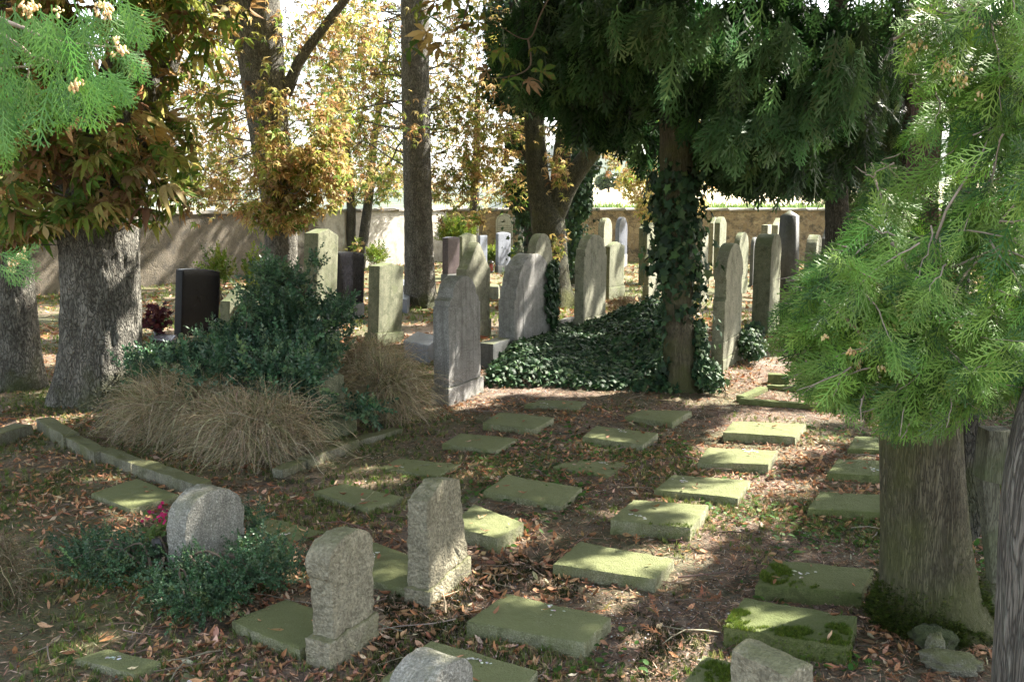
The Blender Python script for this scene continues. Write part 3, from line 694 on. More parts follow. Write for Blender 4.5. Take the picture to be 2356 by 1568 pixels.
# twin chestnut with ivy, centre
Y5 = G(1272, 703)[1]
T5, b5, _, _ = tree('T5', 'three stemmed mossy chestnut behind the big ivy edged stone', Y5,
    [[(1280, 722, 130), (1276, 700, 100), (1270, 650, 80), (1264, 560, 76), (1258, 500, 74), (1240, 430, 52), (1230, 300, 44), (1228, 200, 42), (1225, 60, 38), (1220, -100, 34), (1215, -500, 15)],
     [(1262, 520, 60), (1284, 440, 44), (1295, 340, 38), (1303, 240, 30), (1312, 130, 24), (1320, 0, 16)],
     [(1270, 510, 50), (1300, 440, 46), (1330, 390, 43), (1375, 330, 40), (1420, 270, 34), (1452, 232, 30), (1500, 170, 22), (1560, 90, 14)]],
    M['barkgreen'], 13,
    [(1270, 380, Y5 - .8, 45, 110, .5, 110), (1080, 60, Y5 + 1, 90, 80, 1.2, 260), (1150, 330, Y5 + .5, 110, 160, 1.2, 600), (1270, 560, Y5 - .8, 40, 60, .4, 40), (1450, 330, Y5 + 1, 100, 80, 1.2, 300), (1060, 500, Y5, 70, 25, .8, 60)],
    CH_GOLD, .27, T_CH_MID, 60, 40, .07, .012, 5, 14, .07, thr=.44)
def golden(label, Y, stems, specs, seed, wts=CH_YEL, size=.28, thr=.44, mat='barkdark'):
    tree('', label, Y, stems, M[mat], seed, specs, wts, size, T_CH_MID, 30, 12, .15, .006, 5, 14, 0, thr=thr, clump=1.0)
golden('golden yellow tree at the wall behind the ivy clad trunk', 35.,
       [[(1490, 610, 26), (1492, 520, 22), (1496, 400, 18), (1500, 250, 10)]], [(1470, 400, 35, 60, 70, 1.6, 900), (1610, 380, 35, 40, 120, 1.5, 500), (1420, 330, 35, 60, 60, 1.5, 400), (1495, 470, 34, 35, 50, 1, 400), (1600, 230, 36, 90, 80, 2, 500)], 15)
golden('tree with thin orange foliage above the wall corner, right of the straight trunk', 37.,
       [[(1092, 600, 24), (1090, 500, 22), (1095, 400, 18), (1100, 200, 10)]], [(1050, 420, 36, 120, 60, 1.6, 900), (1100, 250, 37, 130, 170, 2, 1100), (1010, 180, 37, 80, 160, 2, 600), (1160, 470, 36, 60, 30, 1, 200)], 17, CH_GOLD)
golden('leafy tree outside the wall on the left, seen between the two big trunks', 26.,
       [[(640, 668, 10), (635, 480, 14), (600, 300, 10), (560, 100, 6)]], [(460, 360, 26, 100, 110, 1.5, 420), (440, 180, 26, 110, 100, 1.6, 420), (540, 300, 26, 60, 180, 1.2, 420), (540, 450, 25, 60, 35, 1, 150), (730, 180, 28, 90, 150, 1.5, 600), (500, 60, 27, 130, 70, 1.5, 400)], 19, [2, 2, 2, 2, 2, 1.4, .8], .24, .5)

# ---- ivy on stems
def ivy_on(parent, base, q, n, r, zlo, zhi, spread=.12, size=.075, name='ivy', arcs=None, thr=.0):
    """ivy leaves round a stem given by spline q (x,y,z,radius)"""
    s = q[(q[:, 2] > zlo) & (q[:, 2] < zhi)]; k = r.integers(0, len(s), n); th = r.uniform(0, 2 * np.pi, n) if arcs is None else r.uniform(arcs[0], arcs[1], n)
    rr = s[k, 3] + np.abs(r.normal(size=n)) * spread; nrm = np.stack([np.cos(th), np.sin(th), np.zeros(n)], 1)
    p = s[k, :3] + nrm * rr[:, None] + r.normal(size=(n, 3)) * .02
    if thr: m_ = fbm(p * 3.5, 2, 81) > thr; p, nrm = p[m_], nrm[m_]
    mb = MB(); n = len(p); scatter(mb, T_IVY, p, axis_mats(np.tile([0, 0, -1.], (n, 1)) + nrm * .25, r, .45, nrm), size * r.uniform(.6, 1.25, n), pal(r, n, IVYC, (3, 4, 2, 2, 1)))
    return obj(name, mb.mesh(name, M['ivy'], base), parent)
def ivy_tree(label, Y, stem, specs, seed, n=2500, size=.10, zr=(.2, 9)):
    r = np.random.default_rng(seed); b = P(stem[0][0], stem[0][1], Y); base = np.array([b[0], b[1], 0.])
    t = empty('ivy_clad_tree', base); tag(t, label, 'tree'); mb = MB(); q = trunk_mb(mb, Y, stem, 18, .12, .01, 5, 14, seed)
    obj('trunk', mb.mesh('trunk', M['barkdark'], base, smooth=True), t)
    ivy_on(t, base, q, n, r, *zr, spread=.28, size=size)
    if specs:
        pts = blobs(specs, r, 1.6, .45); m2 = MB(); k = len(pts)
        scatter(m2, T_IVY, pts, axis_mats(np.tile([0, -.2, -1.], (k, 1)), r, .5, np.tile([0, -1., .5], (k, 1))), size * 1.25 * r.uniform(.7, 1.2, k), pal(r, k, IVYC, (3, 4, 2, 2, 1)))
        obj('crown', m2.mesh('crown', M['ivy'], base), t)
ivy_tree('dark ivy smothered tree rising left of the three stemmed chestnut', 24., [(1225, 672, 40), (1218, 480, 26), (1205, 250, 26), (1185, 0, 24), (1180, -200, 20)],
         [(1170, 60, 24, 60, 110, .9, 1900), (1190, 230, 24, 45, 120, .8, 1800), (1200, 400, 24, 45, 90, .7, 1200), (1215, 460, 23.6, 40, 60, .5, 500), (1150, 200, 24.5, 50, 60, .7, 400)], 23)
ivy_tree('trunk wrapped in ivy just right of the three stemmed chestnut', 27.5, [(1306, 652, 44), (1306, 600, 30), (1309, 520, 28), (1315, 400, 26), (1322, 250, 20)],
         [(1335, 440, 27, 30, 70, .6, 900), (1350, 360, 27, 35, 50, .6, 500), (1320, 540, 27.2, 22, 50, .4, 260)], 29)

# ------------------------------------------------------------------ thujas
def thuja(name_label, key, Y, stems, mats, seed, flute, specs_dark, seed_dirs=None, tm=T_TH_MID, size=.34, sides=50, step=.05, canopy=True, cat='conifer', bright=(), amp=.012):
    r = np.random.default_rng(seed); b = P(stems[0][0][0], stems[0][0][1], Y); base = np.array([b[0], b[1], 0.])
    t = empty('thuja_tree', base); tag(t, name_label, cat); qs = []
    for k, s in enumerate(stems):
        mb = MB(); qs.append(trunk_mb(mb, Y + (.0 if k == 0 else .02 * k), s, sides, step, amp, 1.6, 22, seed + k, flute if k == 0 else 0))
        obj('trunk', mb.mesh('trunk', mats[min(k, len(mats) - 1)], base, smooth=True), t)
    mb = MB()
    if specs_dark:
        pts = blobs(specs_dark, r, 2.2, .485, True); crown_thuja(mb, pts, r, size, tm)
    up = SHADE_CANOPY.get(key) if canopy else None
    if up is not None: crown_thuja(mb, up, r, .34, T_TH_LO, TH_DARK, (0, 0, -.6), .8)  # unseen sprays added for shade, merged into the crown
    for sp_, sz, tmm, cols, hang, tl in bright:
        pts = blobs(sp_, r, 2.2, .42, False); crown_thuja(mb, pts, r, sz, tmm, cols, hang, tl)
    if mb.n: obj('crown', mb.mesh('crown', M['thuja'], base), t)
    return t, base, qs, r
Y6 = G(1568, 897)[1]
T6, b6, q6, r6 = thuja('ivy climbed thuja trunk in front of the headstones, dark foliage hanging above it', 'T6', Y6,
    [[(1572, 925, 105), (1570, 897, 80), (1566, 860, 70), (1562, 800, 68), (1558, 650, 66), (1556, 500, 68), (1556, 350, 72), (1556, 200, 74), (1553, 50, 70), (1550, -200, 60), (1550, -700, 20)]],
    [M['thujabark']], 31, .06,
    [(1320, 80, Y6 + .5, 170, 130, 1.2, 1500), (1450, 60, Y6 - .6, 230, 110, 1.0, 1500), (1620, 90, Y6 - .7, 210, 120, 1.0, 1800), (1750, 170, Y6 - .5, 200, 170, 1.1, 2600), (1850, 90, Y6 - .4, 200, 170, 1.2, 2000), (1400, 200, Y6 + .8, 150, 90, .9, 1000), (1780, 320, Y6, 130, 80, .9, 900), (1900, 260, Y6 + .5, 100, 130, .9, 900), (1490, 270, Y6 + .7, 60, 90, .6, 260), (1660, 300, Y6 + .3, 50, 80, .6, 250)],
    size=.40, tm=T_TH_FAN)
# nearer frond clumps, their sky light put into a paler green
def fronds(parent, base, specs, r, size, tm, cols, hang, tilt, name='foliage', clump=2.5, thr=.4):
    pts = blobs(specs, r, clump, thr, True); mb = MB(); crown_thuja(mb, pts, r, size, tm, cols, hang, tilt); return obj(name, mb.mesh(name, M['thuja'], base), parent)
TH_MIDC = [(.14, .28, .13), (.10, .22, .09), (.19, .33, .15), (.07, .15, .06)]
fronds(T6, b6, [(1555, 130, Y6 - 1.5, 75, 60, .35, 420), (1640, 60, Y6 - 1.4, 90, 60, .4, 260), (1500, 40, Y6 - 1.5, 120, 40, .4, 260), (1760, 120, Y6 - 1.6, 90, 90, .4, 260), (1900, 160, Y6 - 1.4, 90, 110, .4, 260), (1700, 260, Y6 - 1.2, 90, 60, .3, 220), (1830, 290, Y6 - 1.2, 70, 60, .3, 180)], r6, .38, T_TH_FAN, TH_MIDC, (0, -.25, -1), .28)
ivy_on(T6, b6, q6[0], 700, r6, .9, 2.9, .06, .095, thr=.42)
ivy_on(T6, b6, q6[0], 900, r6, 1.5, 2.75, .12, .11)
ivy_on(T6, b6, q6[0], 420, r6, .0, 1.7, .14, .09, arcs=(-.7, 1.4))
ivy_on(T6, b6, q6[0], 160, r6, .0, 1.5, .08, .09, arcs=(2.6, 4.0))
Y8 = 16.5
thuja('thuja with a dark trunk and drooping olive foliage behind the headstones on the right', 'T8', Y8,
    [[(1930, 740, 75), (1928, 640, 56), (1926, 520, 50), (1923, 330, 45), (1925, 150, 42), (1930, -100, 36), (1930, -600, 15)], [(2086, 760, 30), (2086, 500, 24), (2090, 300, 22), (2094, 60, 18), (2095, -200, 8)]],
    [M['barkdark'], M['barkdark']], 37, .04,
    [(1850, 385, Y8, 70, 38, .8, 300), (1890, 340, Y8 + .2, 70, 55, .8, 450), (1960, 150, Y8 - .5, 120, 150, 1, 900), (2040, 240, Y8 + 1, 70, 200, 1.2, 900), (2140, 60, Y8 + 2, 150, 130, 1.2, 1100), (2320, 120, Y8 + 2, 130, 200, 1.2, 1100)], size=.34,
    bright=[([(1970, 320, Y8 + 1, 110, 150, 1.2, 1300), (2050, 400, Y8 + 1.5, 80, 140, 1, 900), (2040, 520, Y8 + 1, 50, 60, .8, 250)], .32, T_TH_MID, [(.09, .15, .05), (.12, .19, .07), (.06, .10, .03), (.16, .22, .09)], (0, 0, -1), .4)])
Y7 = G(2135, 1425)[1]
T7, b7, q7, r7 = thuja('near thuja on the right with fibrous trunk and bright green fans over it', 'T7', Y7,
    [[(2150, 1475, 330), (2146, 1430, 265), (2140, 1380, 222), (2132, 1280, 195), (2124, 1150, 180), (2118, 1000, 172), (2120, 900, 168), (2130, 800, 150)],
     [(2105, 900, 95), (2108, 750, 80), (2115, 600, 70), (2120, 430, 62), (2132, 280, 56), (2150, 100, 50), (2168, -60, 46), (2190, -400, 30)],
     [(2155, 900, 95), (2170, 760, 85), (2195, 600, 68), (2212, 400, 58), (2225, 200, 52), (2240, 0, 48), (2260, -300, 30)]],
    [M['thujabark'], M['redbark'], M['greybark']], 41, .10, [], sides=150, step=.018, amp=.011)
# big near fans
FANPOLY = [(2085, -90), (2078, 150), (2110, 280), (2060, 340), (1995, 400), (1950, 520), (1890, 590), (1800, 670), (1762, 780), (1790, 860), (1850, 930), (1960, 965), (2050, 1015), (2160, 1005), (2230, 945), (2450, 945), (2450, -90)]
def pix(p):
    zc = p[:, 1] * cp - (p[:, 2] - HC) * sp; yc = p[:, 1] * sp + (p[:, 2] - HC) * cp; return np.stack([CX + F * p[:, 0] / zc, CY - F * yc / zc], 1)
def opening(p):
    g = shadow_xy(p); L = np.zeros(len(p), bool)
    for q in LIT[:9]: L |= inpoly(g, q)
    return L
def boughs(parent, base, specs, r, ncone, name='bough', conecol=((.5, .36, .16), (.42, .28, .12)), size=.215, cols=TH_BRI):
    """specs: (px, py, Y, dirx, dirz, length m, sprays): a woody shoot carrying fans on both sides, plus cone clusters"""
    br = MB(); lf = MB(); cn = MB(); cw = []
    for px, py, Y, dx, dz, L, ns in specs:
        a = P(px, py, Y); d = np.array([dx, -.25 + r.normal() * .35, dz]); d /= np.linalg.norm(d)
        k = np.linspace(0, 1, 9)[:, None]; sag = np.array([0, 0, -.12 * L])
        q = a + d * L * k + sag * k ** 2 + np.cumsum(r.normal(size=(9, 3)) * .006, 0)
        qi = inpoly(pix(q), FANPOLY); q_ = q[:max(3, int(qi.sum()))]
        V, Fs = tube(q_, np.linspace(.0045, .0015, len(q_)), 5); br.add(V, Fs)
        ts = r.uniform(.05, 1, ns); ts[:3] = 1; i = np.clip(ts * 8, 0, 7.99); i0 = i.astype(int); p = q[i0] + (q[i0 + 1] - q[i0]) * (i - i0)[:, None]
        side = r.normal(size=(ns, 3)) * np.array([.8, .3, .45]); dirs = d[None] * .9 + side + np.array([0, 0, -.45]); dirs[:3] = d + np.array([0, 0, -.25]) + r.normal(size=(3, 3)) * .12
        dirs /= np.linalg.norm(dirs, axis=1)[:, None]
        sz = size * r.uniform(.6, 1.25, ns) * (1 - .25 * ts)
        ok_ = inpoly(pix(p + dirs * sz[:, None]), FANPOLY) & inpoly(pix(p), FANPOLY) & ~opening(p); p, dirs, sz, ts = p[ok_], dirs[ok_], sz[ok_], ts[ok_]; ns = len(p)
        if ns < 3: continue
        scatter(lf, T_TH_HI, p, axis_mats(dirs, r, .12, np.tile([.15, -.95, .45], (ns, 1)), .3), sz, pal(r, ns, cols, (3, 3, 1, 2), .12))
        cw.append((p, dirs, sz))
    obj(name, br.mesh(name, M['palebranch'], base), parent); obj('foliage', lf.mesh('foliage', M['thuja'], base), parent)
    allp = np.concatenate([p + d_ * s[:, None] * .5 for p, d_, s in cw])
    return allp
def cones(parent, base, centres, r, n=14, sz=.011):
    cn = MB(); th = np.linspace(0, 2 * np.pi, 6, endpoint=False)
    TV = np.array([[0, 0, 0]] + [[.7, .42 * math.cos(a), .42 * math.sin(a)] for a in th] + [[1.5, .34 * math.cos(a + .4), .34 * math.sin(a + .4)] for a in th] + [[1.9, 0, 0]])
    TF = [np.array([[0, 1 + k, 1 + (k + 1) % 6] for k in range(6)] + [[13, 7 + (k + 1) % 6, 7 + k] for k in range(6)]), np.array([[1 + k, 7 + k, 7 + (k + 1) % 6, 1 + (k + 1) % 6] for k in range(6)])]
    for c, sp_, nn in centres:
        nn = int(nn * 1.3); cn = MB(); p = c + r.normal(size=(nn, 3)) * sp_ * .72; scatter(cn, [(TV, TF)], p, axis_mats(np.tile([0, -.3, -1.], (nn, 1)), r, .5), sz * r.uniform(.8, 1.2, nn), pal(r, nn, [(.72, .54, .26), (.60, .43, .2), (.80, .64, .34)], (2, 1, 1), .1))
        obj('cone_cluster', cn.mesh('cone_cluster', M['cone'], base), parent)
def region_boughs(regs, r, ns=(16, 26)):
    out = []
    for x0, x1, y0, y1, Y0_, Y1_, dx, dz, n in regs:
        for _ in range(n):
            out.append((r.uniform(x0, x1), r.uniform(y0, y1), r.uniform(Y0_, Y1_), dx + r.normal() * .35, dz + r.normal() * .3, r.uniform(.22, .42), int(r.integers(*ns))))
    return out
REG = [(1830, 1990, 560, 900, 4.3, 5.0, -.9, .15, 34), (1950, 2180, 520, 980, 3.9, 4.9, -.6, -.1, 66), (2000, 2130, 340, 540, 4.2, 4.9, -.5, .1, 18), (2130, 2356, 480, 900, 3.9, 4.8, .2, -.2, 56),
       (2230, 2420, -90, 420, 3.9, 4.9, .1, -.2, 74), (2090, 2200, -90, 120, 4.0, 4.6, -.3, -.1, 12), (2110, 2200, 0, 260, 4.2, 4.7, -.7, .1, 14), (1960, 2100, 880, 1000, 4.0, 4.6, -.5, -.5, 12), (2080, 2360, 860, 930, 4.0, 4.6, .1, -.5, 24), (2250, 2400, 400, 900, 3.8, 4.6, .4, 0, 30),
       (1900, 2000, 560, 700, 4.5, 5.0, -.9, .5, 10), (1990, 2080, 380, 480, 4.6, 5.0, -.8, .6, 7)]
bp = region_boughs(REG, r7)
ap = boughs(T7, b7, bp, r7, 0)
cc = [(P(x, y, 3.9 + r7.uniform(0, .3)), s, n) for x, y, s, n in ((2106, 100, .022, 22), (2168, 145, .026, 34), (2208, 180, .028, 36), (2250, 205, .012, 5), (2118, 22, .012, 10), (2248, 10, .016, 12), (2250, 48, .014, 10), (2340, 72, .012, 8), (2258, 215, .01, 5), (1990, 790, .02, 24), (2022, 690, .014, 12), (2036, 745, .022, 20), (1972, 835, .016, 18), (2030, 840, .014, 12), (1898, 770, .01, 8), (2250, 640, .014, 10), (2206, 745, .014, 14), (2168, 748, .014, 12), (2106, 610, .01, 5), (2190, 635, .014, 8), (1956, 806, .012, 10), (2100, 40, .016, 10), (2085, 130, .014, 8), (2350, 20, .014, 10))]
cones(T7, b7, cc, r7)
# bare shoots in the fans
mb = MB()
for s in ([(2060, 90), (2110, 60), (2160, 40)], [(2150, 80), (2200, 75), (2270, 55), (2330, 70), (2356, 110)], [(2180, 0), (2260, 45), (2330, 52)], [(1960, 850), (1990, 780), (2010, 700), (2018, 640)], [(1985, 770), (1930, 720), (1895, 690)], [(2050, 560), (2150, 700), (2200, 735)], [(2180, 700), (2240, 610), (2330, 560)], [(2120, 640), (2230, 600), (2350, 540)], [(2260, 420), (2290, 330), (2350, 230)], [(2030, 940), (2090, 900), (2200, 920)], [(2190, 740), (2150, 620), (2170, 500), (2260, 350), (2290, 250)]):
    q = spline([P(x, y, 4.15 + r7.uniform(-.15, .2)) for x, y in s], 20); V, Fs = tube(q + r7.normal(size=q.shape) * .002, np.linspace(.009, .003, 20), 6); mb.add(V, Fs)
obj('branch', mb.mesh('branch', M['palebranch'], b7), T7)
# moss collar of the near trunk: real low cushion
_k = 9000; _a = r7.uniform(0, 2 * np.pi, _k); _z = np.abs(r7.normal(size=_k)) * .11; _s = q7[0]; _ri = np.interp(_z, _s[:, 2][np.argsort(_s[:, 2])], _s[:, 3][np.argsort(_s[:, 2])]); _cx = np.interp(_z, np.sort(_s[:, 2]), _s[np.argsort(_s[:, 2]), 0])
_nv = np.stack([np.cos(_a), np.sin(_a), np.full(_k, .35)], 1); _p = np.stack([_cx + np.cos(_a) * (_ri + .012 + np.abs(r7.normal(size=_k)) * .03), _s[0, 1] + np.sin(_a) * (_ri + .012 + np.abs(r7.normal(size=_k)) * .03), _z], 1)
_m = fbm(_p * 6, 3, 19) > .47; _p, _nv = _p[_m], _nv[_m]; mb = MB(); scatter(mb, T_GRASS, _p, rot_mats(len(_p), r7, _nv, .3), .03 * r7.uniform(.6, 1.3, len(_p)), pal(r7, len(_p), [(.06, .09, .015), (.10, .13, .025), (.03, .045, .01)], (3, 2, 2))); obj('moss', mb.mesh('moss', M['grass'], b7), T7)
# ---- overhanging bough, top left
rb = np.random.default_rng(51)
tb = empty('thuja_bough', P(-30, 60, 3.4)); tag(tb, 'bright green thuja branch with tan cones reaching in at the top left corner', 'branch'); bb = np.array(tb.location)
mb = MB()
for s in ([(-80, 10, 22), (0, 43, 18), (60, 68, 14), (120, 92, 12), (190, 103, 9), (270, 108, 5)], [(-80, 40, 22), (0, 78, 18), (50, 110, 15), (78, 132, 13), (140, 145, 10), (180, 155, 6)], [(75, 132, 9), (68, 150, 7), (64, 180, 4)], [(165, 98, 7), (172, 120, 6), (180, 150, 4)], [(200, 104, 6), (212, 128, 5), (228, 150, 3)], [(0, 160, 10), (40, 155, 8), (90, 150, 5)]):
    q = spline([[*P(x, y, 3.2), wd * .5 * mpp(3.2) * .6] for x, y, wd in s], 24); V, Fs = tube(q[:, :3] + rb.normal(size=(24, 3)) * .0012, q[:, 3], 8); mb.add(V, Fs)
obj('branch', mb.mesh('branch', M['palebranch'], bb, smooth=True), tb)
lf = MB()
def spr(px, py, Y, dx, dz, sz, n, spread=18):
    p = np.array([P(px + rb.normal() * spread, py + rb.normal() * spread * .5, Y + rb.normal() * .06) for _ in range(max(3, int(n * .55)))]); n = len(p); d = np.tile([dx, -.15, dz], (n, 1))
    scatter(lf, T_TH_HI, p, axis_mats(d, rb, .2, np.tile([.1, -1., .3], (n, 1)), .25), 1.12 * sz * rb.uniform(.75, 1.2, n), pal(rb, n, [(.10, .24, .045), (.075, .18, .04), (.13, .27, .06)], (3, 2, 1), .1))
for a in ((70, 30, 3.2, .2, -1, .15, 26, 40), (150, 30, 3.2, .1, -1, .16, 26, 40), (230, 10, 3.2, .5, -1, .14, 16, 30), (285, 10, 3.3, .5, -.8, .13, 8, 16), (30, 150, 3.2, 0, -1, .15, 14, 16), (70, 170, 3.2, 0, -1, .17, 12, 10), (120, 165, 3.2, .1, -1, .17, 16, 16), (165, 160, 3.2, .2, -1, .16, 16, 14), (210, 160, 3.2, .4, -1, .14, 16, 14), (245, 160, 3.2, .5, -.9, .11, 10, 10), (270, 112, 3.25, .8, -.6, .10, 8, 10), (290, 135, 3.25, .5, -1, .09, 6, 8), (10, 250, 3.2, .1, -1, .14, 10, 12), (0, 30, 3.2, 0, -1, .16, 14, 16), (10, 300, 3.2, .1, -1, .12, 5, 10), (110, 90, 3.3, .5, -.6, .12, 8, 18), (0, 580, 3.0, .9, -.1, .09, 5, 6), (0, 615, 3.0, .8, -.5, .10, 6, 8), (45, 592, 3.0, .7, .1, .06, 3, 6), (0, 200, 3.2, 0, -1, .15, 10, 14)): spr(*a)
obj('foliage', lf.mesh('foliage', M['thuja'], bb), tb)
cones(tb, bb, [(P(x, y, 3.1), s, n) for x, y, s, n in ((68, 16, .018, 22), (236, 8, .018, 18), (276, 110, .014, 12), (176, 190, .016, 14), (250, 22, .01, 6), (30, 605, .014, 14), (45, 585, .01, 8), (270, 86, .008, 4), (135, 22, .01, 5))], rb, sz=.0105)

# stray near chestnut twig hanging in front, upper centre
tw = empty('chestnut_twig', P(1230, 80, 7)); tag(tw, 'chestnut twig with large green and brown leaves hanging before the ivy tree, upper centre', 'branch'); bt = np.array(tw.location)
mb = MB()
for s in ([(1340, -150), (1250, 20), (1215, 90), (1150, 60)], [(1215, 90), (1220, 150), (1180, 175), (1120, 180)], [(1300, -150), (1180, -10), (1060, -5), (960, 30)], [(1080, -5), (1060, 60), (1020, 80)]):
    q = spline([P(x, y, 7.) for x, y in s], 16); V, Fs = tube(q, np.linspace(.008, .003, 16), 6); mb.add(V, Fs)
obj('twig', mb.mesh('twig', M['twig'], bt), tw)
pp = [(1245, 165), (1232, 110), (1180, 140), (1155, 118), (1215, 190), (1080, 35), (1058, 60), (990, 40), (965, 20), (1010, 110), (960, 100), (1170, 185), (1120, 165), (1100, 50), (1000, 5), (1040, 0), (980, 75), (945, 110)]
p = np.array([P(x, y, 7 + rb.normal() * .15) for x, y in pp]); lf = MB(); cl = pal(rb, len(p), CH_COLS, (1, .6, 2.5, 3, 1, 3, 0)); cl[:2] = (.10, .17, .035)
scatter(lf, T_CH_HI, p, rot_mats(len(p), rb, (0, -.9, .5), .35), .23 * rb.uniform(.8, 1.2, len(p)), cl); obj('leaves', lf.mesh('leaves', M['chest'], bt), tw)

# weathered trunk at the right edge, post, beam, dark shade board
Y9 = 3.75
t = empty('old_tree_trunk', P(2385, 1560, Y9) * np.array([1, 1, 0])); tag(t, 'weathered grey trunk cut by the right edge of the picture', 'tree'); b9 = np.array(t.location); mb = MB()
trunk_mb(mb, Y9, [(2382, 1900, 230), (2378, 1700, 190), (2378, 1500, 170), (2382, 1350, 160), (2388, 1200, 160), (2402, 1050, 150), (2440, 900, 140), (2530, 700, 130), (2640, 400, 120), (2700, 0, 105), (2730, -600, 80), (2740, -1400, 30)], 90, .02, .008, 1.5, 14, 61, .03)
obj('trunk', mb.mesh('trunk', M['oldwood'], b9, smooth=True), t)

# ------------------------------------------------------------------ dressed stone
def resample(pts, step, close=True):
    out = []; n = len(pts)
    for i in range(n if close else n - 1):
        a, b = np.array(pts[i], float), np.array(pts[(i + 1) % n], float); L = np.linalg.norm(b - a); e = min(.012, L * .25)
        ts = [0.0]
        if L > .05: ts += [e / L] + list(np.linspace(e / L, 1 - e / L, max(int(L / step), 1) + 1)[1:-1]) + [1 - e / L]
        for t_ in ts: out.append(a + (b - a) * t_)
    return np.array(out)
def prism(outline, thick, step=.05, rings=6, bev=.010, layers=None, centre=None):
    """closed outline in (u,v); extruded along w from -thick/2 to +thick/2; rounded rims. returns V (u,v,w), faces"""
    o = resample(outline, step); n = len(o); c = o.mean(0) if centre is None else np.array(centre); h = thick / 2
    ext = np.linalg.norm(o - c, axis=1).mean()
    nl = layers or max(2, int(thick / step)); prof = [(1 - s_, h) for s_ in np.linspace(1, 0, rings + 1)[1:-1] * .96 + .02] if rings > 1 else []
    rows = [(0.999 * k / rings * (1 - bev * 2.2 / ext), h) for k in range(1, rings + 1)] + [(1 - bev * .35 / ext, h - bev * .3), (1.0, h - bev)]
    for k in range(1, nl): rows.append((1.0, (h - bev) * (1 - 2 * k / nl)))
    rows += [(1.0, -h + bev), (1 - bev * .35 / ext, -h + bev * .3)] + [(0.999 * k / rings * (1 - bev * 2.2 / ext), -h) for k in range(rings, 0, -1)]
    V = [[c[0], c[1], h]]
    for s_, w_ in rows:
        q = c + (o - c) * s_; V += [[a, b, w_] for a, b in q]
    V.append([c[0], c[1], -h]); V = np.array(V); nr = len(rows)
    i = (1 + np.arange(nr - 1) * n)[:, None]; j = np.arange(n)[None]; j2 = (j + 1) % n
    Q = np.stack([i + j, i + n + j, i + n + j2, i + j2], -1).reshape(-1, 4); k = np.arange(n); k2 = (k + 1) % n; L_ = 1 + (nr - 1) * n
    T = np.concatenate([np.stack([np.zeros(n, int), 1 + k, 1 + k2], 1), np.stack([np.full(n, len(V) - 1), L_ + k2, L_ + k], 1)])
    return V, [Q, T]
def roughen(V, amp, freq, seed, big=0.0):
    d = np.stack([fbm(V * freq + 17 * k, 3, seed + k) - .5 for k in range(3)], 1) * amp * 2
    if big: d += np.stack([fbm(V * 2.5 + 9 * k, 2, seed + 20 + k) - .5 for k in range(3)], 1) * big * 2
    return V + d
def arc(cx, cz, r_, a0, a1, n=10, rz=None):
    return [(cx + r_ * math.cos(R(a)), cz + (rz or r_) * math.sin(R(a))) for a in np.linspace(a0, a1, n)]
def outline(kind, w_, h, p=None):
    """head outline of a stele: u in 0..w, v in 0..h"""
    p = p or {}
    if kind == 'flat': return [(0, 0), (w_, 0), (w_, h), (0, h)]
    if kind == 'bow': k = p.get('k', .05) * w_; return [(0, 0), (w_, 0), (w_, h - k)] + [(w_ * (1 - t), h - k + k * math.sin(math.pi * t)) for t in np.linspace(.08, .92, 9)] + [(0, h - k)]
    if kind == 'peak': k = p.get('k', .12) * w_; return [(0, 0), (w_, 0), (w_, h - k), (w_ / 2, h), (0, h - k)]
    if kind == 'round': k = min(p.get('k', .5) * w_, h * .6); return [(0, 0), (w_, 0)] + [(w_ / 2 + w_ / 2 * math.cos(R(a)), h - k + k * math.sin(R(a))) for a in np.linspace(0, 180, 19)]
    if kind == 'shoulder':                       # round head between stepped shoulders
        s_ = p.get('s', .1) * w_; k = p.get('k', .38) * w_; sh = p.get('sh', .06) * h
        return [(0, 0), (w_, 0), (w_, h - k - sh), (w_ - s_ * .4, h - k - sh), (w_ - s_ * .4, h - k)] + [(w_ / 2 + (w_ / 2 - s_) * math.cos(R(a)), h - k + k * math.sin(R(a))) for a in np.linspace(8, 172, 15)] + [(s_ * .4, h - k), (s_ * .4, h - k - sh), (0, h - k - sh)]
    if kind == 'ogee':
        k = p.get('k', .35) * w_; pts = [(0, 0), (w_, 0), (w_, h - k)]
        for t in np.linspace(0, 1, 9)[1:]: pts.append((w_ - w_ * .5 * t, h - k + k * (t ** 1.6 * .35 + .65 * math.sin(t * math.pi / 2) ** 1.5)))
        return pts + [(w_ - x, y) for x, y in pts[2:-1][::-1]]
    if kind == 'hood':
        k = .30 * w_; return [(.07 * w_, 0), (w_ * .99, 0), (w_ * .99, h * .5), (w_, h * .66), (w_, h - k)] + [(w_ / 2 + w_ / 2 * math.cos(R(a)), h - k + k * math.sin(R(a))) for a in np.linspace(10, 170, 15)] + [(0, h - k), (0, h * .66), (.02 * w_, h * .62), (.07 * w_, h * .585)]
    if kind == 'waist':                          # big round head on a narrower neck, shoulders lower
        a = .0; nk = .06 * w_; zh = h * .68
        return [(0, 0), (w_, 0), (w_, h * .42), (w_ - nk, h * .46), (w_ - nk, zh - .03), (w_, zh), (w_, h - w_ * .42)] + [(w_ / 2 + w_ / 2 * math.cos(R(q)), h - .42 * w_ + .42 * w_ * math.sin(R(q))) for q in np.linspace(6, 174, 17)] + [(0, h - w_ * .42), (0, zh), (nk, zh - .03), (nk, h * .46), (0, h * .42)]
YAW = R(64.5)
def solve_dist(Pt, d, px):                       # s so that Pt + s*d is seen in column px
    k = (px - CX) / F; z = Pt[2]
    zc0 = Pt[1] * cp + (HC - z) * sp; zc1 = d[1] * cp
    return (k * zc0 - Pt[0]) / (d[0] - k * zc1)
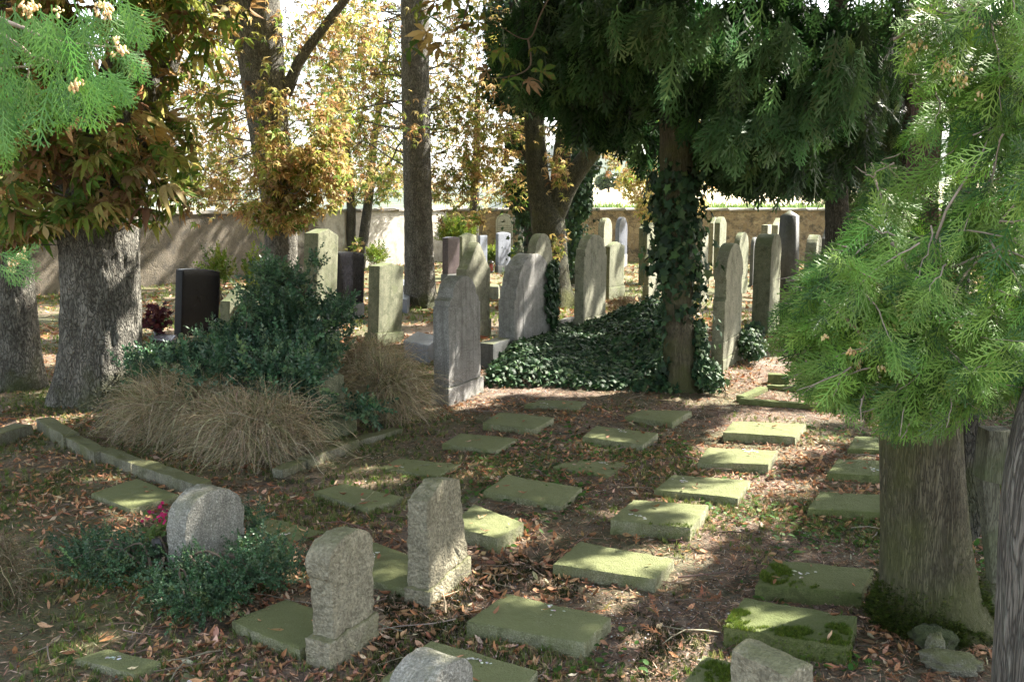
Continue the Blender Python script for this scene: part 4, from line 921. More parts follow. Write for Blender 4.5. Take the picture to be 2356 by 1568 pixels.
def py_of(p):
    zc = p[1] * cp - (p[2] - HC) * sp; yc = p[1] * sp + (p[2] - HC) * cp; return CY - F * yc / zc
def height_at(Pt, py): d = ray(CX, py); return HC + d[2] * Pt[1] / d[1]
SEED = [100]
def stone(label, front, left, right, top, kind='round', mat='green', yaw=None, plinth=None, kp=None, tilt=0, lean=0, cap=None, name='headstone', rough=.003, big=.004, freq=9, maxw=1.2, taper=0, step=.055, group='upright headstones', steps=None, tmin=.09, plmat=None, pw=.05):
    """front: base pixel of the nearest vertical edge; left, right: columns of the two outer edges; top: row of the summit.
    plinth: height in m of the base block"""
    SEED[0] += 1; sd = SEED[0]
    yw = YAW if yaw is None else R(yaw); W = np.array([math.cos(yw), math.sin(yw), 0]); N = np.array([math.sin(yw), -math.cos(yw), 0])
    Pf = G(*front); wd = min(max(solve_dist(Pf, W, right), .12), maxw); tk = min(max(solve_dist(Pf, -N, left), tmin), .6)
    mid = Pf + W * wd / 2 - N * tk / 2; hh = max(height_at(mid, top), .25)
    t = empty(name, (mid[0], mid[1], gz(mid) - .02)); t.rotation_euler = (0, 0, yw); tag(t, label, 'gravestone', group)
    tl = Matrix.Rotation(R(tilt), 4, 'Y') @ Matrix.Rotation(R(lean), 4, 'X')     # tilt in the face plane, lean across it
    t.rotation_euler = (Matrix.Rotation(yw, 4, 'Z') @ Matrix.Rotation(R(lean), 4, 'X') @ Matrix.Rotation(R(-tilt), 4, 'Y')).to_euler()
    ph = plinth or 0
    mt = M[mat] if isinstance(mat, str) else mat
    def block(nm, u0, u1, z0, z1, t_, kind_='flat', kp_=None, tp=0, mt_=None, stp=step):
        ol = [(u + u0, v + z0) for u, v in outline(kind_, u1 - u0, z1 - z0, kp_)]
        V, Fs = prism(ol, t_, stp, centre=((u0 + u1) / 2, (z0 + z1) / 2))
        if tp:
            f = 1 - tp * (V[:, 1] - z0) / (z1 - z0); V[:, 0] *= f; V[:, 2] *= f
        V = roughen(V, rough, freq, sd, big)
        V = np.stack([V[:, 0], -V[:, 2], V[:, 1]], 1)                                  # w axis -> local -y is the main face (towards N)
        m_ = MB(); m_.add(V, [f_[:, ::-1] for f_ in Fs]); return obj(nm, m_.mesh(nm, mt_ or mt, smooth=True, sharp=42), t)
    a = pw if ph else 0; hw = wd / 2
    if ph: block('plinth', -hw, hw, -.12, ph, tk, mt_=M[plmat] if plmat else None)
    if steps:
        for i, (hz, ex) in enumerate(steps): block('plinth', -hw + ex, hw - ex, ph + (0 if i == 0 else steps[i - 1][0]) + .001, ph + hz, tk - 2 * ex + .003, mt_=None)
        ph = ph + steps[-1][0]
    s_o = block('stele', -hw + a, hw - a, (ph + .002) if ph else -.15, hh, tk - 2 * a * .4, kind, kp, taper)
    if cap: block('cap', -hw + a - .035, hw - a + .035, hh - cap, hh + .01, tk - 2 * a * .4 + .06, 'flat')
    return t, dict(mid=mid, w=wd, t=tk, h=hh, a=a, ph=ph, block=block, stele=s_o)

# ---- middle rows
h1_, d1_ = stone('lichen spotted grey headstone with a chipped round top, foremost of the standing rows', (1033, 935), 990, 1114, 632, 'shoulder', 'grey', plinth=.22, kp=dict(s=.12, k=.34, sh=.05), rough=.006, big=.006, maxw=1, step=.03)
d1_['block']('inscription_panel', -d1_['w'] * .27, d1_['w'] * .27, .34, d1_['h'] * .76, d1_['t'] - .04 + .014)
h, hi = stone('large grey headstone with a domed head and ivy over its right edge', (1184, 832), 1147, 1282, 580, 'shoulder', 'grey', kp=dict(s=.07, k=.36, sh=.07), rough=.004, maxw=1.5, step=.04)
H2 = (h, hi)
hi['block']('inscription_panel', -hi['w'] * .30, hi['w'] * .30, .35, hi['h'] * .70, hi['t'] + .016)
stone('tall pale headstone with a stepped shoulder and rounded gable, behind the foremost grey stone', (1071, 790), 1044, 1131, 555, 'ogee', 'pale', plinth=.35, kp=dict(k=.5), tilt=-1.5, maxw=1.4, pw=.04)
stone('plain green tinged headstone with a low peaked top, left of the foremost grey stone', (868, 800), 838, 930, 603, 'peak', 'green', plinth=.22, kp=dict(k=.08), tilt=-4.5, lean=0)
stone('tall olive headstone with a gabled top on a grey plinth beside the gold leaved chestnut', (722, 790), 684, 780, 524, 'peak', 'green', plinth=.4, kp=dict(k=.16), tilt=-5.5, plmat='dark', maxw=1.1, pw=.07)
H6 = stone('polished black headstone with a bowed top, left of the big bush', (416, 775), 400, 502, 614, 'bow', 'black', kp=dict(k=.04), tilt=-6, rough=.0004, big=0, maxw=1.7, tmin=.16)
stone('tall polished black headstone just right of the tall olive stone', (776, 744), 760, 838, 577, 'bow', 'black', plinth=.38, kp=dict(k=.05), tilt=-4.5, rough=.0004, big=0, plmat='dark', maxw=1.7, pw=.02)
stone('black headstone mostly hidden behind the gold leaved chestnut', (596, 700), 588, 640, 596, 'flat', 'black', tilt=-3, rough=.0004, big=0)
stone('low olive headstone half buried in the big bush', (528, 800), 506, 594, 660, 'ogee', 'green', kp=dict(k=.3), tilt=-4)
stone('dark reddish granite headstone with a bowed top near the wall corner', (1030, 650), 1014, 1060, 543, 'bow', 'red', plinth=.25, rough=.0005, big=0, tilt=-2, plmat='dark')
stone('olive headstone with a peaked top behind the reddish granite one', (1064, 640), 1054, 1097, 534, 'peak', 'green', kp=dict(k=.1))
stone('flat topped pale blue grey headstone behind the tall pale one', (1104, 642), 1096, 1124, 540, 'flat', 'blue', plinth=.2, rough=.001, big=0, tilt=-1)
stone('dark blue polished headstone with a slightly bowed top, in front of the wall tablet', (1146, 628), 1137, 1177, 532, 'bow', 'blue', plinth=.25, rough=.0005, big=0, tilt=-1.5, plmat='dark')
stone('round topped grey headstone near the wall, left of the chestnut with three stems', (1204, 612), 1192, 1222, 517, 'round', 'grey', tilt=-1)
stone('small headstone with curved shoulders, left behind the tall domed one', (1196, 660), 1185, 1215, 547, 'ogee', 'green', kp=dict(k=.3))
stone('olive headstone with a broad rounded head behind the large ivy edged stone', (1230, 770), 1211, 1270, 535, 'shoulder', 'pale', kp=dict(s=.05, k=.4, sh=.04), maxw=1.2)
stone('sunlit pale green headstone with stepped shoulders on a plinth, right of the mossy chestnut', (1340, 790), 1316, 1395, 537, 'shoulder', 'pale', plinth=.42, kp=dict(s=.1, k=.22, sh=.08), tilt=-1.5, pw=.03)
stone('narrow round topped headstone near the back wall, left one of a pair', (1388, 612), 1374, 1407, 500, 'round', 'pale', tilt=-1)
stone('narrow pale round topped headstone near the back wall, right one of a pair', (1423, 618), 1412, 1443, 498, 'round', 'blue', plinth=.5, tilt=-1.5, plmat='grey', pw=.03)
stone('olive headstone under a shallow gabled cap, right of the sunlit pale green one', (1401, 690), 1386, 1440, 554, 'peak', 'green', plinth=.3, kp=dict(k=.1), pw=.04, tilt=-1)
stone('squared headstone with a slightly rounded top left of the ivy trunk, towards the wall', (1487, 656), 1468, 1510, 511, 'bow', 'green', kp=dict(k=.15))
stone('small gabled headstone half hidden by the left side of the ivy trunk', (1492, 690), 1477, 1520, 557, 'peak', 'pale', kp=dict(k=.4), plinth=.35)
stone('narrow pale headstone whose edge shows just right of the ivy trunk', (1612, 700), 1600, 1626, 532, 'flat', 'pale')
stone('tall headstone with a big round head over a narrower waist, right of the ivy trunk', (1664, 858), 1632, 1706, 559, 'waist', 'pale', plinth=.18, maxw=1.3, step=.04, steps=[(.25, .012)], pw=.03)
stone('round topped olive headstone behind the waisted one', (1698, 680), 1683, 1720, 532, 'round', 'green', kp=dict(k=.35), plinth=.4, pw=.02)
stone('dark small round topped headstone beside the capped pillar stone', (1731, 660), 1723, 1742, 545, 'round', 'dark')
stone('moss green pillar shaped headstone with moulded cap and stepped plinths', (1768, 770), 1725, 1806, 535, 'shoulder', 'green', plinth=.24, kp=dict(s=.04, k=.2, sh=.03), steps=[(.18, .014)], pw=.035, cap=None, maxw=1.1, tmin=.3)
stone('bright headstone behind the ivy trunk with a sloping top, near the wall', (1639, 610), 1630, 1650, 497, 'peak', 'pale', kp=dict(k=.3))
stone('narrow olive headstone with a softly bowed top near the wall, right of the ivy trunk', (1653, 635), 1640, 1668, 497, 'bow', 'green', kp=dict(k=.2))
stone('low square pale stone top seen between the pillar stone and the wall', (1763, 620), 1748, 1772, 515, 'flat', 'pale')
stone('white gabled stone left of the obelisk', (1786, 625), 1772, 1801, 500, 'peak', 'pale', kp=dict(k=.2))
stone('weathered round topped headstone between obelisk and black gabled stone', (1870, 715), 1845, 1888, 538, 'round', 'pale', kp=dict(k=.6))
stone('black granite stone with a gabled cap and sunlit face, rightmost of the standing stones', (1914, 735), 1886, 1940, 510, 'peak', 'dark', kp=dict(k=.3), plinth=.5, cap=None, tmin=.3)
# obelisk
pf = G(1827, 735); ob = empty('obelisk', (pf[0] - .12, pf[1] + .2, 0)); ob.rotation_euler = (0, 0, R(60)); tag(ob, 'tall dark grey obelisk with a pyramid tip on a fluted base', 'gravestone', 'upright headstones')
hz = height_at(np.array([pf[0], pf[1] + .2, 0]), 483)
def frust(s0, s1, z0, z1, tip=0.0):
    a, b = s0 / 2, s1 / 2; V = [(-a, -a, z0), (a, -a, z0), (a, a, z0), (-a, a, z0), (-b, -b, z1), (b, -b, z1), (b, b, z1), (-b, b, z1)]
    V.append((0, 0, z1 + tip)); return np.array(V), [np.array([[0, 1, 5, 4], [1, 2, 6, 5], [2, 3, 7, 6], [3, 0, 4, 7], [3, 2, 1, 0]]), np.array([[4, 5, 8], [5, 6, 8], [6, 7, 8], [7, 4, 8]])]
m_ = MB(); m_.add(*frust(.40, .31, .62, hz - .12, .12)); obj('shaft', m_.mesh('shaft', M['dark']), ob)
m_ = MB(); m_.add(*frust(.62, .60, -.1, .3)); m_.add(*frust(.52, .44, .301, .615))
for k in range(9):
    for a_ in (0, 90):
        x = -.2 + k * .05; V, Fs = tube([(x, -.27, .31), (x, -.225, .6)], [.02, .018], 6); c_, s_ = math.cos(R(a_)), math.sin(R(a_)); V = np.stack([V[:, 0] * c_ - V[:, 1] * s_, V[:, 0] * s_ + V[:, 1] * c_, V[:, 2]], 1); m_.add(V, Fs)
obj('plinth', m_.mesh('plinth', M['green']), ob)
# moulding on the pillar stone, cap bands
# small low stones
stone('low squared foot stone at the left end of the ivy bank', (1135, 850), 1117, 1178, 781, 'flat', 'dark', tmin=.25, group=None)
stone('small low stone block between ivy bank and sunlit pale green headstone', (1290, 775), 1280, 1322, 730, 'flat', 'grey', group=None)
# ---- foreground uprights
stone('pale granite headstone with a fully rounded top rising from creeping evergreens', (428, 1340), 386, 566, 1117, 'round', 'granitegrey', kp=dict(k=.45), rough=.012, big=.004, freq=26, step=.014, yaw=55, tilt=-1.5, group='rough granite grave markers')
stone('stocky rough granite marker with an overhanging rounded head, left of the leaning obelisk shaped one', (759, 1546), 702, 874, 1212, 'hood', 'granite', kp={}, plinth=.17, rough=.013, big=.005, freq=26, step=.014, yaw=62, group='rough granite grave markers', pw=.022)
F2m = bpy.context.scene.objects[-1]
s3 = stone('tapering rough granite marker with a flat top and a sunlit streak, leaning right', (990, 1396), 930, 1088, 1088, 'peak', 'granite', kp=dict(k=.12), plinth=.14, taper=.16, rough=.013, big=.004, freq=26, step=.014, yaw=66, tilt=3.0, lean=-1, group='rough granite grave markers', pw=.03)
stone('brightly sunlit rounded granite marker cut by the bottom edge of the picture', (985, 1800), 893, 1092, 1503, 'round', 'granitegrey', kp=dict(k=.35), rough=.009, big=.004, freq=15, step=.022, yaw=58, group='rough granite grave markers')
stone('squarish granite marker cut by the bottom edge, in front of the mossy slab', (1800, 1830), 1698, 1860, 1487, 'bow', 'granite', kp=dict(k=.16), rough=.009, big=.004, freq=15, step=.022, yaw=35, tmin=.3, group='rough granite grave markers')
# overhang of the head of the stocky marker and neck of the waisted one: separate collars
def collar(dct, t, z0, z1, ex, kind='flat', kp=None, nm='collar'):
    hw = dct['w'] / 2 - dct['a']; dct['block'](nm, -hw - ex, hw + ex, z0, z1, dct['t'] - dct['a'] * 1.4 + 2 * ex, kind, kp)

# ---- big stone inside the bush
_a, _b = G(650, 1080), G(925, 985); ykb = math.degrees(math.atan2(_b[1] - _a[1], _b[0] - _a[0]))
sb = stone('narrow olive headstone on a broad base, sunk between the dry tufts', (705, 1036), 690, 822, 861, 'bow', 'green', kp=dict(k=.03), plinth=.26, rough=.005, big=.006, yaw=ykb, maxw=1.3, group=None, tmin=.42, pw=.13)

# ------------------------------------------------------------------ flat slabs
SL = 0; SLABQ = []
def slab(label, corners, th, mat='slab', sink=0.0, group='flat grave slabs', moss=None, name='grave_slab', rough=.006, cat='grave slab'):
    """corners: pixels of the top face (back-left, front-left, front-right, back-right); th in m"""
    global SL; SL += 1
    if group: th = th * .72
    C = [G(x, y, th) for x, y in corners]; c = sum(C) / 4
    if group: SLABQ.append((C, th, label))
    t = empty(name, (c[0], c[1], 0)); tag(t, label, cat, group)
    ol = [(p[0] - c[0], p[1] - c[1]) for p in (C[1], C[2], C[3], C[0])]
    tk = th + .10; V, Fs = prism(ol, tk, .028, rings=10, bev=.010); V[:, 2] += th - tk / 2
    top = V[:, 2] > th - .02
    V = roughen(V, rough, 22, 300 + SL, .010); V[:, 2] = np.where(top, np.minimum(V[:, 2], th + .004), V[:, 2])
    m_ = MB(); m_.add(V, Fs); obj('stone', m_.mesh('stone', M[mat], smooth=True, sharp=42), t)
    if moss:
        cs = []
        mm = MB(); r = np.random.default_rng(500 + SL)
        for px, py, rx, ry, n in moss:
            q = np.array([G(px + math.sqrt(a) * math.cos(b) * rx, py + math.sqrt(a) * math.sin(b) * ry, th) for a, b in zip(r.uniform(0, 1, n), r.uniform(0, 6.28, n))])
            q = q[fbm(q * 14, 3, 7) > .44]; k = len(q)
            inside = inpoly(q[:, :2] - c[:2], [tuple(np.array(o) * 1.03) for o in ol]); zz = np.where(inside, th - .002, th - .03 - r.uniform(0, 1, k) * (th - .03)); q[:, 2] = zz
            keepm = inside | inpoly(q[:, :2] - c[:2], [tuple(np.array(o) * 1.09) for o in ol]); q = q[keepm]; inside = inside[keepm]; k = len(q)
            scatter(mm, T_GRASS, q, rot_mats(k, r, (0, 0, 1), .35), .022 * r.uniform(.6, 1.3, k), pal(r, k, [(.11, .17, .02), (.16, .22, .035), (.06, .10, .015)], (3, 2, 2)))
        if mm.n: obj('moss', mm.mesh('moss', M['grass'], (c[0], c[1], 0)), t)
    return t
slab('thick slab with black moss dots, just above the sunlit marker at the bottom edge', [(1166, 1361), (1074, 1427), (1342, 1477), (1406, 1420)], .13)
slab('wide slab with sun flecks along its right front edge, beside the pale gravel strip', [(1335, 1242), (1272, 1295), (1507, 1330), (1553, 1283)], .11)
slab('thick slab with moss hanging over its front and a bright right end', [(1456, 1148), (1404, 1195), (1589, 1213), (1629, 1161)], .14, moss=[(1520, 1215, 90, 12, 900)])
slab('plain slab with a fine cross line in the middle of the field', [(1170, 1092), (1113, 1128), (1294, 1163), (1337, 1121)], .08)
slab('thin sunken slab partly ringed by clover leaves', [(1331, 1053), (1272, 1073), (1401, 1094), (1439, 1062)], .05)
slab('slab with small dark spots in the second column, below the moss dotted one', [(1060, 996), (1017, 1020), (1142, 1037), (1192, 1007)], .08)
slab('shallow slab straight behind the flat topped marker', [(917, 1053), (873, 1074), (1005, 1094), (1061, 1068)], .05)
slab('slab with a white dropping and pale sun patch, right of the kerb end', [(792, 1110), (719, 1130), (847, 1169), (928, 1141)], .08)
slab('low slab with a crack line and white droppings, right of the round topped marker', [(620, 1191), (558, 1217), (671, 1251), (750, 1220)], .05)
slab('slab with a rounded sunny corner directly behind the tapering marker', [(1089, 1158), (1035, 1208), (1145, 1238), (1206, 1200)], .14)
slab('slab between the stocky marker and the tapering marker', [(850, 1240), (790, 1318), (935, 1352), (1010, 1300)], .07)
slab('greenish slab left behind the stocky marker, moss on its front edge', [(655, 1374), (532, 1430), (690, 1495), (800, 1420)], .10, moss=[(600, 1480, 16, 12, 200)])
slab('slab with a sunny patch and white dropping near the bottom left', [(249, 1492), (172, 1514), (310, 1550), (369, 1522)], .07)
slab('broad slab at the end of the kerb with a twig on its corner', [(315, 1099), (209, 1132), (301, 1169), (411, 1136)], .09)
slab('slab beside the sunlit marker at the bottom edge', [(990, 1473), (880, 1560), (1180, 1610), (1239, 1543)], .10, moss=[(1105, 1525, 20, 12, 60)])
slab('thick slab with a broad band of bright moss along its front, bottom right', [(1712, 1372), (1666, 1440), (1948, 1484), (1970, 1415)], .16, 'slabgreen', moss=[(1700, 1420, 32, 18, 900), (1800, 1460, 130, 20, 2600), (1925, 1470, 38, 40, 1400), (1690, 1450, 30, 14, 400)])
slab('slab with a bright moss cushion on its left corner, left of the thick thuja trunk', [(1774, 1288), (1734, 1345), (1983, 1363), (2009, 1305)], .11, 'slabgreen', moss=[(1785, 1320, 38, 24, 1300), (1850, 1345, 36, 10, 600)])
slab('dark green slab reaching behind the thuja trunk, nearest of three there', [(1888, 1128), (1859, 1169), (2085, 1180), (2100, 1140)], .10, 'slabgreen', moss=[(1970, 1180, 100, 10, 700)])
slab('dark green slab reaching behind the thuja trunk, middle of three there', [(1928, 1053), (1903, 1088), (2085, 1097), (2100, 1062)], .09, 'slabgreen')
slab('dark green slab reaching behind the thuja trunk, farthest of three there', [(1967, 1002), (1950, 1030), (2085, 1036), (2098, 1008)], .09, 'slabgreen')
slab('brightly sunlit slab with green patches beside the shadow edge', [(1628, 1028), (1604, 1062), (1767, 1068), (1789, 1035)], .11)
slab('brightly sunlit slab at the far end of the right column', [(1686, 968), (1664, 994), (1829, 1003), (1855, 974)], .12)
slab('evenly shaded slab between the sunlit one and the moss fronted one', [(1549, 1089), (1506, 1125), (1697, 1145), (1727, 1105)], .09)
slab('low slab among leaves in front of the ivy bank, right of centre', [(1474, 942), (1437, 957), (1548, 969), (1592, 944)], .08)
slab('slab with a sunny far corner behind the clover ringed one', [(1371, 978), (1340, 1003), (1478, 1023), (1515, 994)], .11)
slab('slab covered with dark moss dots, right of the foremost grey headstone', [(1148, 948), (1111, 972), (1230, 985), (1274, 959)], .12)
slab('half buried slab at the foot of the ivy bank', [(1239, 920), (1206, 930), (1331, 937), (1349, 922)], .07)
slab('slab with bright moss cut by the bottom edge, left of the squarish marker', [(1617, 1506), (1566, 1575), (1700, 1620), (1745, 1535)], .11, moss=[(1650, 1545, 55, 25, 1500)])
slab('low stone block top at the bottom edge, left', [(425, 1545), (412, 1575), (455, 1590), (475, 1560)], .12, 'kerb')
# ledger stones between far graves
for lb, c, th, mt in (('pale low ledger stone left of the straight trunk, farther one', [(915, 640), (905, 650), (938, 658), (945, 645)], .3, 'blue'),
                      ('pale low ledger stone left of the straight trunk, nearer one', [(915, 668), (905, 680), (937, 690), (945, 675)], .3, 'blue'),
                      ('dark sided polished ledger stone left of the foremost grey headstone', [(960, 762), (928, 782), (985, 795), (1010, 775)], .3, 'blue'),
                      ('white sunlit ledger stone right of the tall pale headstone', [(1118, 651), (1112, 658), (1145, 662), (1150, 654)], .3, 'pale'),
                      ('thin ledger stone behind the ivy bank', [(1405, 719), (1385, 728), (1430, 738), (1443, 722)], .06, 'pale'),
                      ('thin pale ledger stone left of the dark lantern', [(1100, 606), (1085, 612), (1112, 617), (1124, 610)], .3, 'blue')):
    slab(lb, c, th, mt, group=None, rough=.001, name='ledger_stone')
slab('black bordered grave bed in front of the black headstone', [(365, 765), (345, 778), (392, 786), (408, 770)], .25, 'black', group=None, rough=.0005, name='grave_border')

# ------------------------------------------------------------------ kerbs
def kerb_run(label, segs, group=None, name='grave_kerb', mat='kerb'):
    c0 = G(*segs[0][0], .1); t = empty(name, (c0[0], c0[1], 0)); tag(t, label, 'kerb', group)
    for i, (a, b, wd, h) in enumerate(segs):
        A, B = G(*a, h)[:2], G(*b, h)[:2]; d = B - A; L = np.linalg.norm(d); d /= L; n = np.array([-d[1], d[0]])
        ol = [tuple(A - c0[:2] + n * 0), tuple(B - c0[:2]), tuple(B - c0[:2] + n * wd), tuple(A - c0[:2] + n * wd)]
        V, Fs = prism(ol, h + .12, .03, rings=5, bev=.014, centre=tuple(np.mean(ol, axis=0))); V[:, 2] += h - (h + .12) / 2
        V = roughen(V, .012, 8, 700 + i, .010); m_ = MB(); m_.add(V, Fs); obj('kerb_stone', m_.mesh('kerb_stone', M[mat], smooth=True, sharp=45), t)
kerb_run('rough grey kerb running diagonally from the big chestnut towards the round topped marker', [((82, 962), (145, 1000), .15, .15), ((147, 1003), (215, 1038), .14, .12), ((216, 1032), (300, 1066), .15, .11), ((302, 1064), (448, 1112), .16, .13)])
kerb_run('short rough kerb piece at the left edge meeting the diagonal one', [((-60, 1012), (74, 975), .20, .14)])
kerb_run('mossy low kerb frame of a leaf filled grave, behind the sunlit slabs', [((1700, 917), (1925, 935), .09, .06), ((1712, 912), (1768, 889), .10, .06), ((1765, 886), (1920, 892), .09, .06)], mat='slabgreen')
kerb_run('small mossy kerb block in front of the near fans', [((1768, 862), (1815, 864), .2, .12)], mat='slabgreen')
kerb_run('pair of thin green kerb stones between tufts and foremost grey headstone', [((960, 862), (1000, 860), .1, .12), ((955, 896), (1000, 900), .1, .1)], mat='slabgreen')

kerb_run('pale granite kerb running along the front of the dry tufts', [((650, 1080), (707, 1057), .12, .09), ((709, 1056), (826, 1010), .12, .10), ((828, 1012), (925, 984), .12, .07)])
# ------------------------------------------------------------------ wall tablet
dW = (WB - WC) / np.linalg.norm(WB - WC); nW = np.array([dW[1], -dW[0]])
def on_wall(px, z=1.0):
    A3 = np.array([*WC, z]); s_ = solve_dist(A3, np.array([dW[0], dW[1], 0]), px); return WC + dW * s_
a_, b_ = on_wall(1141), on_wall(1180); wT = np.linalg.norm(b_ - a_); c_ = (a_ + b_) / 2 + nW * .05; zt = height_at(np.array([*c_, 0]), 491); zb = max(height_at(np.array([*c_, 0]), 565), .4)
t = empty('memorial_tablet', (c_[0], c_[1], zb)); t.rotation_euler = (0, 0, math.atan2(dW[1], dW[0])); tag(t, 'pale round topped tablet with a star and writing on the back wall', 'tablet')
ol = [(u - wT / 2, v) for u, v in outline('round', wT, zt - zb, dict(k=.5))]; V, Fs = prism(ol, .09, .05); m_ = MB(); m_.add(np.stack([V[:, 0], -V[:, 2], V[:, 1]], 1), [f[:, ::-1] for f in Fs]); obj('plate', m_.mesh('plate', M['tablet'], smooth=True, sharp=40), t)
m_ = MB(); H_ = zt - zb
for s_ in (1, -1):
    c3 = [np.array([math.cos(R(90 * s_ + k * 120)), math.sin(R(90 * s_ + k * 120))]) * .055 + np.array([0, H_ - .30]) for k in range(3)]
    for k in range(3):
        a2, b2 = c3[k], c3[(k + 1) % 3]; V, Fs = tube([(a2[0], -.048, a2[1]), (b2[0], -.048, b2[1])], [.006, .006], 5); m_.add(V, Fs)
obj('star', m_.mesh('star', M['ink']), t)
r = np.random.default_rng(3)
for k in range(9):
    m_ = MB(); z_ = H_ - .48 - k * .085; x = -wT * .36
    while x < wT * .34:
        l = r.uniform(.03, .06); V, Fs = tube([(x, -.047, z_), (x + l, -.047, z_ + r.normal() * .004)], [.008, .008], 4); m_.add(V, Fs); x += l + .018
    obj('line_of_writing', m_.mesh('line_of_writing', M['ink']), t)
m_ = MB(); q = [(-wT / 2 + .06, -.047, .1), (-wT / 2 + .06, -.047, H_ - wT * .5)] + [(-(wT / 2 - .06) * math.cos(R(a)), -.047, H_ - wT * .5 + (wT / 2 - .06) * math.sin(R(a))) for a in range(10, 180, 10)] + [(wT / 2 - .06, -.047, H_ - wT * .5), (wT / 2 - .06, -.047, .1)]
V, Fs = tube(q, [.007] * len(q), 5); m_.add(V, Fs); obj('border_line', m_.mesh('border_line', M['ink']), t)
c_ = on_wall(1203) + nW * .04; m_ = MB(); V, Fs = prism([(-.42, -.11), (.42, -.11), (.42, .11), (-.42, .11)], .05, .1, 3); m_.add(np.stack([V[:, 0], -V[:, 2], V[:, 1]], 1), [f[:, ::-1] for f in Fs])
o = obj('wall_plaque', m_.mesh('wall_plaque', M['grey'])); o.location = (c_[0], c_[1], 1.62); o.rotation_euler = (0, 0, math.atan2(dW[1], dW[0])); tag(o, 'small dark rectangular plaque on the wall right of the tablet', 'plaque')

# lantern
p_ = G(1130, 628); t = empty('grave_lantern', (p_[0], p_[1], .02)); tag(t, 'small dark grave lantern with a red glass beside the blue polished headstone', 'lantern')
m_ = MB(); m_.add(*frust(.2, .2, 0, .05)); m_.add(*frust(.22, .10, .32, .38, .06))
for sx in (-1, 1):
    for sy in (-1, 1): V, Fs = tube([(sx * .08, sy * .08, .05), (sx * .08, sy * .08, .32)], [.012, .012], 6); m_.add(V, Fs)
obj('frame', m_.mesh('frame', M['lantern']), t); m_ = MB(); V, Fs = tube([(0, 0, .05), (0, 0, .18), (0, 0, .30)], [.06, .065, .05], 14); m_.add(V, Fs); obj('glass', m_.mesh('glass', M['glassred'], smooth=True), t)

# ------------------------------------------------------------------ wooden pieces by the near thuja and a dark board for the shade there
def plank(name, label, px4, Y, thick, mat):
    """px4: corners (tl, tr, br, bl) of the visible face"""
    C = [P(x, y, Y) for x, y in px4]; c = sum(C) / 4; t = empty(name, c); tag(t, label, 'timber'); m_ = MB()
    ol = [(p[0] - c[0], p[2] - c[2]) for p in (C[3], C[2], C[1], C[0])]; V, Fs = prism(ol, thick, .05, 4, .006, centre=(0, 0)); V = roughen(V, .003, 12, 55, .003)
    m_.add(np.stack([V[:, 0], -V[:, 2], V[:, 1]], 1), [f[:, ::-1] for f in Fs]); obj('timber', m_.mesh('timber', M[mat], smooth=True, sharp=40), t); return t
plank('post_or_shade_board', 'narrow greyish wooden post leaning beside the near thuja', [(2250, 1095), (2290, 1100), (2306, 1335), (2276, 1335)], 4.9, .08, 'plank')
plank('post_or_shade_board', 'dark board put in for the deep shade behind the leaning post', [(2212, 900), (2250, 900), (2252, 1230), (2222, 1250)], 5.6, .05, 'barkdark')  # dark board stands in for the black shade behind the thuja
plank('wooden_beam', 'mossy green beam with a cracked sawn end resting on the post', [(2262, 985), (2318, 985), (2312, 1112), (2250, 1098)], 4.6, .12, 'plank')

# ------------------------------------------------------------------ rocks
def rock(label, px, py, rx, ry, rz, mat, seed, zc=None, rot=0):
    p_ = G(px, py); bm = bmesh.new(); bmesh.ops.create_icosphere(bm, subdivisions=4, radius=1); V = np.array([v.co[:] for v in bm.verts]); Ff = np.array([[v.index for v in f.verts] for f in bm.faces]); bm.free()
    d = .55 + .9 * fbm(V * 1.1 + seed, 3, seed); V = V * d[:, None]; V = np.round(V * 1.0 / .25) * .25 * .35 + V * .65; V = V * (1 + .35 * (fbm(V * 3.5, 3, seed + 2) - .5) + .16 * (fbm(V * 11, 2, seed + 3) - .5))[:, None]; V = V * np.array([rx, ry, rz])
    m_ = MB(); m_.add(V, Ff); o = obj('rock', m_.mesh('rock', M[mat], smooth=True)); o.location = (p_[0], p_[1], rz * .45); o.rotation_euler = (0, 0, R(rot)); tag(o, label, 'rock')
rock('moss capped boulder right of the mossy slab, bottom right', 2152, 1484, .12, .10, .085, 'mossrock', 3)
rock('broken angular grey stone lying in front of the moss capped boulder', 2185, 1535, .15, .07, .06, 'kerb', 8, rot=-30)
rock('jagged grey rock wedged between the thuja foot and the right edge trunk', 2282, 1405, .08, .10, .16, 'kerb', 12)
rock('small knobbly stone standing just behind the angular one', 2150, 1510, .05, .05, .09, 'kerb', 21)

# ------------------------------------------------------------------ shrubs, ivy, tufts
def root_pts(specs, r): return blobs(specs, r, 2.6, .40)
rs = np.random.default_rng(88)
# big privet like bush
def bush(name, label, base_px, specs, tm, cols, wts, size, mat, seed, hang=(0, -.15, .6), tilt=.75, thr=.36, clump=2.4, stems=14):
    r = np.random.default_rng(seed); b = G(*base_px); base = np.array([b[0], b[1], 0.]); t = empty(name, base); tag(t, label, 'shrub')
    pts = blobs(specs, r, clump, thr); pts = pts[pts[:, 2] > .02]; m_ = MB(); n = len(pts)
    scatter(m_, tm, pts, axis_mats(np.tile(hang, (n, 1)), r, tilt), size * r.uniform(.6, 1.3, n), pal(r, n, cols, wts)); obj('foliage', m_.mesh('foliage', M[mat], base), t)
    m2 = MB()
    for a in pts[r.choice(n, min(stems, n), replace=False)]:
        q = spline([base + r.normal(size=3) * [.15, .15, 0], (base + a) / 2 + [0, 0, .15], a], 10); V, Fs = tube(q, np.linspace(.012, .003, 10), 5); m2.add(V, Fs)
    obj('stem', m2.mesh('stem', M['twig'], base), t); return t
YB = 11.3
